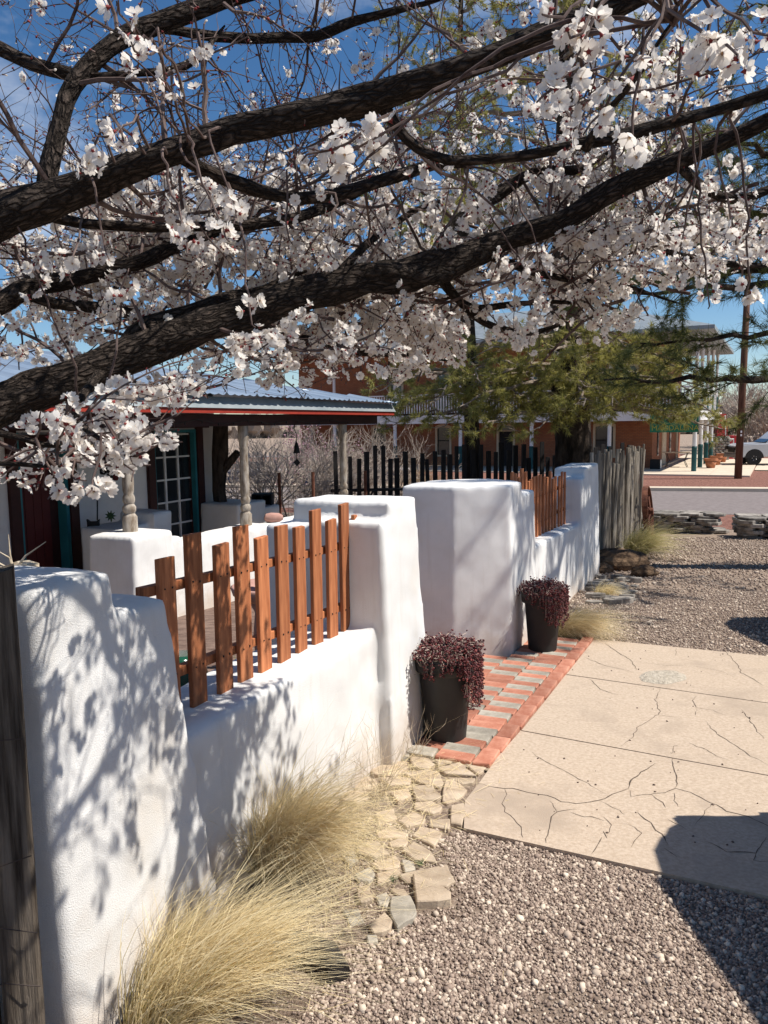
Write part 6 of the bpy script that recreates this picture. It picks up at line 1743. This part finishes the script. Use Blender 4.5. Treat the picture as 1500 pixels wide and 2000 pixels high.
def frame(d, spin):
    d = Vector(d).normalized(); a = d.orthogonal().normalized(); b = d.cross(a)
    ca, sa_ = math.cos(spin), math.sin(spin); a2 = a * ca + b * sa_; b2 = d.cross(a2)
    return Matrix((a2, b2, d)).transposed()
def vis(p):
    x, y = project(p); return -20 < x < 1520 and -20 < y < 1000
blooms.sort(key=lambda b: (0 if vis(b[0]) else 1, (b[0] - EYE).length / b[2]))
bm_mesh = []
for V, F, m in BV:
    me = bpy.data.meshes.new('blossom'); me.from_pydata(V.tolist(), [], F.tolist()); me.polygons.foreach_set('material_index', m.tolist())
    for x in (M_PETAL, M_CALYX, M_STAMEN): me.materials.append(x)
    me.polygons.foreach_set('use_smooth', [True] * len(me.polygons)); me.update(); bm_mesh.append(me)
for i, (p, d, s) in enumerate(blooms[:300]):
    o = bpy.data.objects.new('blossom', bm_mesh[apr_rng.randrange(4)]); COL.objects.link(o); o.parent = apricot
    o.matrix_parent_inverse = Matrix.Translation(-Vector(apricot.location))
    o.matrix_basis = Matrix.Translation(p) @ frame(d, apr_rng.uniform(0, 6.28)).to_4x4() @ Matrix.Scale(s, 4)
Vs, Ts, Ms, off_ = [], [], [], 0
for p, d, s in blooms[300:]:
    V, F, m = BV[apr_rng.randrange(4)]; A = np.array(frame(d, apr_rng.uniform(0, 6.28))) * s
    Vs.append(V @ A.T + np.array(p)); Ts.append(F + off_); Ms.append(m); off_ += len(V)
tag(fast('blossoms', np.concatenate(Vs), np.concatenate(Ts), [M_PETAL, M_CALYX, M_STAMEN], apricot, mi=np.concatenate(Ms), smooth=True), kind='stuff')
V, T, r = pebbles(np.array([tuple(b) for b in buds]), RNG.uniform(.0022, .0046, len(buds)), RNG, RNG.uniform(0, 1, len(buds)))
tag(fast('buds', V, T, [M_CALYX, M_PETAL], apricot, mi=np.repeat((RNG.uniform(0, 1, len(buds)) < .35).astype(int), len(ICOF)), smooth=True), kind='stuff')
print('blossoms', len(blooms), 'twig verts', len(twig.v))

# ---------------------------------------------------------------- pines
def needles(P, D, rng, n, L, wid):
    """n needles per tuft, fanned round the shoot direction"""
    m = len(P); P = np.repeat(P, n, 0); D = np.repeat(D, n, 0)
    d = D * .75 + rng.normal(size=(m * n, 3)) * .62; d /= np.linalg.norm(d, axis=1)[:, None]
    l = L * rng.uniform(.65, 1.15, (m * n, 1)); s = np.cross(d, rng.normal(size=(m * n, 3))); s /= np.linalg.norm(s, axis=1)[:, None]
    base = P + rng.normal(size=(m * n, 3)) * .012; tip = base + d * l; tip[:, 2] -= .012
    V = np.stack([base + s * wid, base - s * wid, tip], 1).reshape(-1, 3); T = np.arange(m * n * 3).reshape(-1, 3)
    tr = np.repeat(rng.normal(.5, .17, m), n); r = np.clip(np.repeat(tr, 3) + np.tile([-.1, -.1, .12], m * n) + np.repeat(rng.normal(0, .1, m * n), 3), 0, 1)
    return V, T, r
def pine(base, h, r0, limbs, label, seed, m_needle, L=.13, wid=.0035, per=15, lean=(0, 0), fine=.085):
    rng = random.Random(seed); nrng = np.random.default_rng(seed); b = Vector(base)
    root = empty('pine_tree', b, label, 'tree', 'pine trees around the yard')
    def tz(t): return b + Vector((lean[0] * t * h + .12 * math.sin(t * 5 + seed), lean[1] * t * h + .08 * math.sin(t * 4), t * h))
    ts = [k / 14 for k in range(15)]
    MB().tube([b + Vector((0, 0, -.2))] + [tz(t) for t in ts], [r0 * 1.25] + [r0 * (1 - .9 * t) * (1.12 if t < .05 else 1) for t in ts], 18, jit=.3).obj('trunk', M_PINEBARK, root, smooth=True)
    br = MB(); P = []; D = []
    for (z, az, ln, rise, sag) in limbs:
        p0 = tz(z / h); a = math.radians(az); d = Vector((math.cos(a), math.sin(a), 0)); n = 12; pts = []
        for i in range(n + 1):
            t = i / n; pts.append(p0 + d * ln * t + Vector((rng.gauss(0, .035), rng.gauss(0, .035), ln * (rise * t - sag * t * t) + rng.gauss(0, .025))))
        rl = max(.016, min(r0 * .34, ln * .02)); br.tube(pts, [rl * (1 - .82 * i / n) for i in range(n + 1)], 7, cap=False, jit=.2)
        nb = int(ln * 5.2)
        for k in range(nb):
            t = .22 + .78 * (k + rng.random()) / nb; i = min(n - 1, int(t * n)); q = pts[i].lerp(pts[i + 1], t * n - i)
            dl = (pts[i + 1] - pts[i]).normalized(); sd = dl.cross(Vector((0, 0, 1))).normalized() * rng.choice((-1, 1))
            e = (sd * rng.uniform(.4, 1) + dl * rng.uniform(.3, .9) + Vector((0, 0, rng.gauss(.02, .35)))).normalized(); l2 = ln * rng.uniform(.12, .30) * (1.15 - .6 * t) + .12
            m_ = max(3, int(l2 / fine)); w = [q]
            for j in range(m_):
                e = (e + Vector((rng.gauss(0, .14), rng.gauss(0, .14), rng.gauss(.015, .12)))).normalized(); w.append(w[-1] + e * l2 / m_)
                if j >= m_ * .25:
                    P.append(w[-1]); D.append(e.copy())
                    if rng.random() < .55:
                        f = (e + Vector((rng.gauss(0, .7), rng.gauss(0, .7), rng.gauss(0, .5)))).normalized(); w2 = w[-1] + f * rng.uniform(.06, .16)
                        br.tube([w[-1], w2], [.004, .0025], 3, cap=False); P.append(w2); D.append(f)
            br.tube(w, [.008 * (1 - .7 * j / m_) for j in range(m_ + 1)], 4, cap=False)
    br.obj('branches', M_PINEBARK if m_needle is M_NEEDLE_D else M_DEADTWIG, root)
    V, T, r = needles(np.array([tuple(p) for p in P]), np.array([tuple(d) for d in D]), nrng, per, L, wid)
    crown = fast('crown', V, T, m_needle, root, rnd=r); tag(crown, kind='stuff')
    return root, len(P)
def whorls(z0, z1, n, l0, l1, seed, sag=.18, rise=.12, azs=None):
    rng = random.Random(seed); out = []
    for k in range(n):
        t = k / (n - 1); out.append((z0 + (z1 - z0) * t + rng.uniform(-.15, .15), (k * 137.5 + rng.uniform(-25, 25)) if azs is None else rng.choice(azs) + rng.uniform(-22, 22), (l0 + (l1 - l0) * t) * rng.uniform(.75, 1.15), rise + .25 * t + rng.uniform(-.08, .08), sag * (1 - .6 * t)))
    return out
low = lambda zs, azs, ln, rise, sag, sd: [(z + random.Random(sd + i).uniform(-.2, .2), a + random.Random(sd * 3 + i).uniform(-12, 12), ln * random.Random(sd * 7 + i).uniform(.8, 1.15), rise, sag) for i, (z, a) in enumerate((z, a) for z in zs for a in azs)]
_, n1 = pine((1.62, 15.0, gz(15)), 11.5, .19, low((2.75, 3.1, 3.5), (180, 215, 245, 275, 305, 340), 1.9, .03, .24, 1) + whorls(5.2, 11.2, 24, 3.0, .9, 1),
      'slim pine with olive needles behind the gate pillar', 1, M_NEEDLE, wid=.0055, per=20, fine=.07)
_, n2 = pine((3.55, 14.7, gz(14.7)), 13.5, .42, low((2.7, 3.05, 3.4, 3.8), (195, 225, 250, 275, 300, 325, 355), 2.45, .02, .18, 2) + whorls(6.0, 13, 40, 3.8, 1.0, 2),
      'stout pine with thick furrowed trunk and low olive boughs beside the pickets', 2, M_NEEDLE, wid=.0055, per=20, fine=.07)
p3b = Vector((6.75, 10.9, gz(10.9)))
_, n3 = pine(p3b, 10.5, .32, [(2.68, 187, 3.7, .03, .03), (3.35, 178, 3.0, -.03, .01), (3.9, 188, 3.6, .08, .12), (4.2, 165, 3.8, .08, .12), (4.4, 208, 3.8, .1, .12), (4.8, 185, 4.0, .12, .12), (5.1, 215, 3.8, .12, .1), (5.3, 232, 4.0, .12, .1), (6.2, 247, 5.6, .02, .03), (6.7, 242, 5.3, .0, .02), (5.9, 252, 5.5, .03, .03), (7.2, 250, 5.2, -.02, .0)] + whorls(4.4, 10.1, 26, 2.9, .8, 3),
      'dark long-needled pine reaching bare black limbs over the parking gravel', 3, M_NEEDLE_D, L=.19, wid=.0042, per=20)
n4 = n5 = 0
print('tufts', n1, n2, n3, n4, n5)

# ---------------------------------------------------------------- bare shrubs and trees
def bare(name, base, h, spread, stems, label, seed, m=None, r0=.028, cat='shrub', group=None, depth=4, seg=4, up=.9):
    rng = random.Random(seed); b = Vector(base); mb = MB(); tips = []
    def go(p, d, L, r, lv):
        n = 3; pts = [p]
        for i in range(n):
            d = (d + Vector((rng.gauss(0, .16), rng.gauss(0, .16), rng.gauss(.03, .12)))).normalized(); pts.append(pts[-1] + d * L / n)
        mb.tube(pts, [r * (1 - .13 * i) for i in range(n + 1)], seg if lv < 2 else 3, cap=False)
        if lv < depth:
            for q in ([pts[-1]] * 2 + [pts[2]] + ([pts[1]] if rng.random() < .6 else [])):
                s = Vector((rng.gauss(0, 1), rng.gauss(0, 1), rng.gauss(.1, .8))).normalized(); go(q, (d + s * .75).normalized(), L * rng.uniform(.55, .8), r * .58, lv + 1)
        else: tips.append(pts[-1])
    for k in range(stems):
        a = rng.uniform(0, 6.283); d = Vector((math.cos(a) * spread, math.sin(a) * spread, up)).normalized(); go(b + Vector((math.cos(a), math.sin(a), 0)) * .08, d, h * rng.uniform(.26, .36), r0, 0)
    o = mb.obj(name, m or M_SHRUB, origin=b); tag(o, label, cat, group)
    return o, tips
def fl(px, Y, z=None): p = at(px, 900, Y); return (p.x, Y, gz(Y) if z is None else z)
SG = 'bare shrubs along the street'
bare('bare_shrub', fl(575, 17.5), 3.3, .85, 16, 'leafless grey shrub with many stems seen under the porch roof', 1, group=SG, r0=.03)
bare('bare_shrub', fl(500, 19.5), 3.4, .85, 13, 'leafless grey shrub near the house corner trunk', 2, group=SG)
bare('bare_shrub', fl(735, 19), 3.4, .8, 14, 'leafless pale shrub behind the black pickets', 3, group=SG)
bare('bare_shrub', fl(660, 21), 3.5, .85, 12, 'leafless shrub between the porch posts and the blue wall', 4, group=SG)
_, tips = bare('flowering_shrub', fl(608, 22.5), 3.0, .4, 4, 'small tree with pink blossom in front of the hotel', 5, cat='shrub')
P = []
for t in tips:
    for _ in range(2): P.append((t.x + random.gauss(0, .12), t.y + random.gauss(0, .12), t.z + random.gauss(0, .12)))
V, T, r = pebbles(np.array(P), RNG.uniform(.015, .035, len(P)), RNG, RNG.uniform(0, 1, len(P)))
pk = fast('pink_blossoms', V, T, M_PINK, rnd=r); tag(pk, 'haze of pink blossom on the small tree in front of the hotel', 'blossom', kind='stuff')
tb_ = fl(820, 21.5)
g = grass('tan_shrub', tb_, 2600, 1.65, 'rounded tan broom shrub behind the black pickets', None, spread=.12, lean=(0, 0), m=M_TAN, wid=.004, tilt=.75, seed=60, droop=.12); g['category'] = 'shrub'
for i, (px, Y, h) in enumerate(((1440, 60, 7), (1480, 56, 8), (1530, 58, 7.5), (1410, 66, 7), (1590, 60, 7), (1462, 72, 9), (1390, 75, 8))):
    lab = ['thin leafless tree right behind the red tower', 'spreading leafless tree behind the pickup truck', 'leafless tree past the tail of the pickup truck', 'leafless tree between hotel columns and utility pole', 'leafless tree beyond the parking apron', 'tall leafless tree far behind the pickup truck', 'faint leafless tree far beyond the hotel side porch'][i]
    bare('bare_tree', fl(px, Y, -1.05), h, .55, 5, lab, 70 + i, r0=.12, cat='tree', group='leafless trees beyond the hotel', depth=4, seg=5)
# far scrub line so that the plain does not end in a bare edge
for i, (x, y, w, h) in enumerate(((70, 150, 120, 7), (-60, 170, 140, 7), (10, 190, 120, 8))):
    rr = random.Random(90 + i); mb = MB()
    for k in range(260):
        c = Vector((x + rr.uniform(-w / 2, w / 2), y + rr.uniform(-8, 8), -1.2 + rr.uniform(.3, 1) * h * .45)); rock(mb, c, rr.uniform(1.2, 2.8), k, (1, 1, 1.1), sub=1)
    tag(mb.obj('far_woodland', M_DEADTWIG), 'distant leafless woodland beyond the street', 'woodland', kind='stuff')
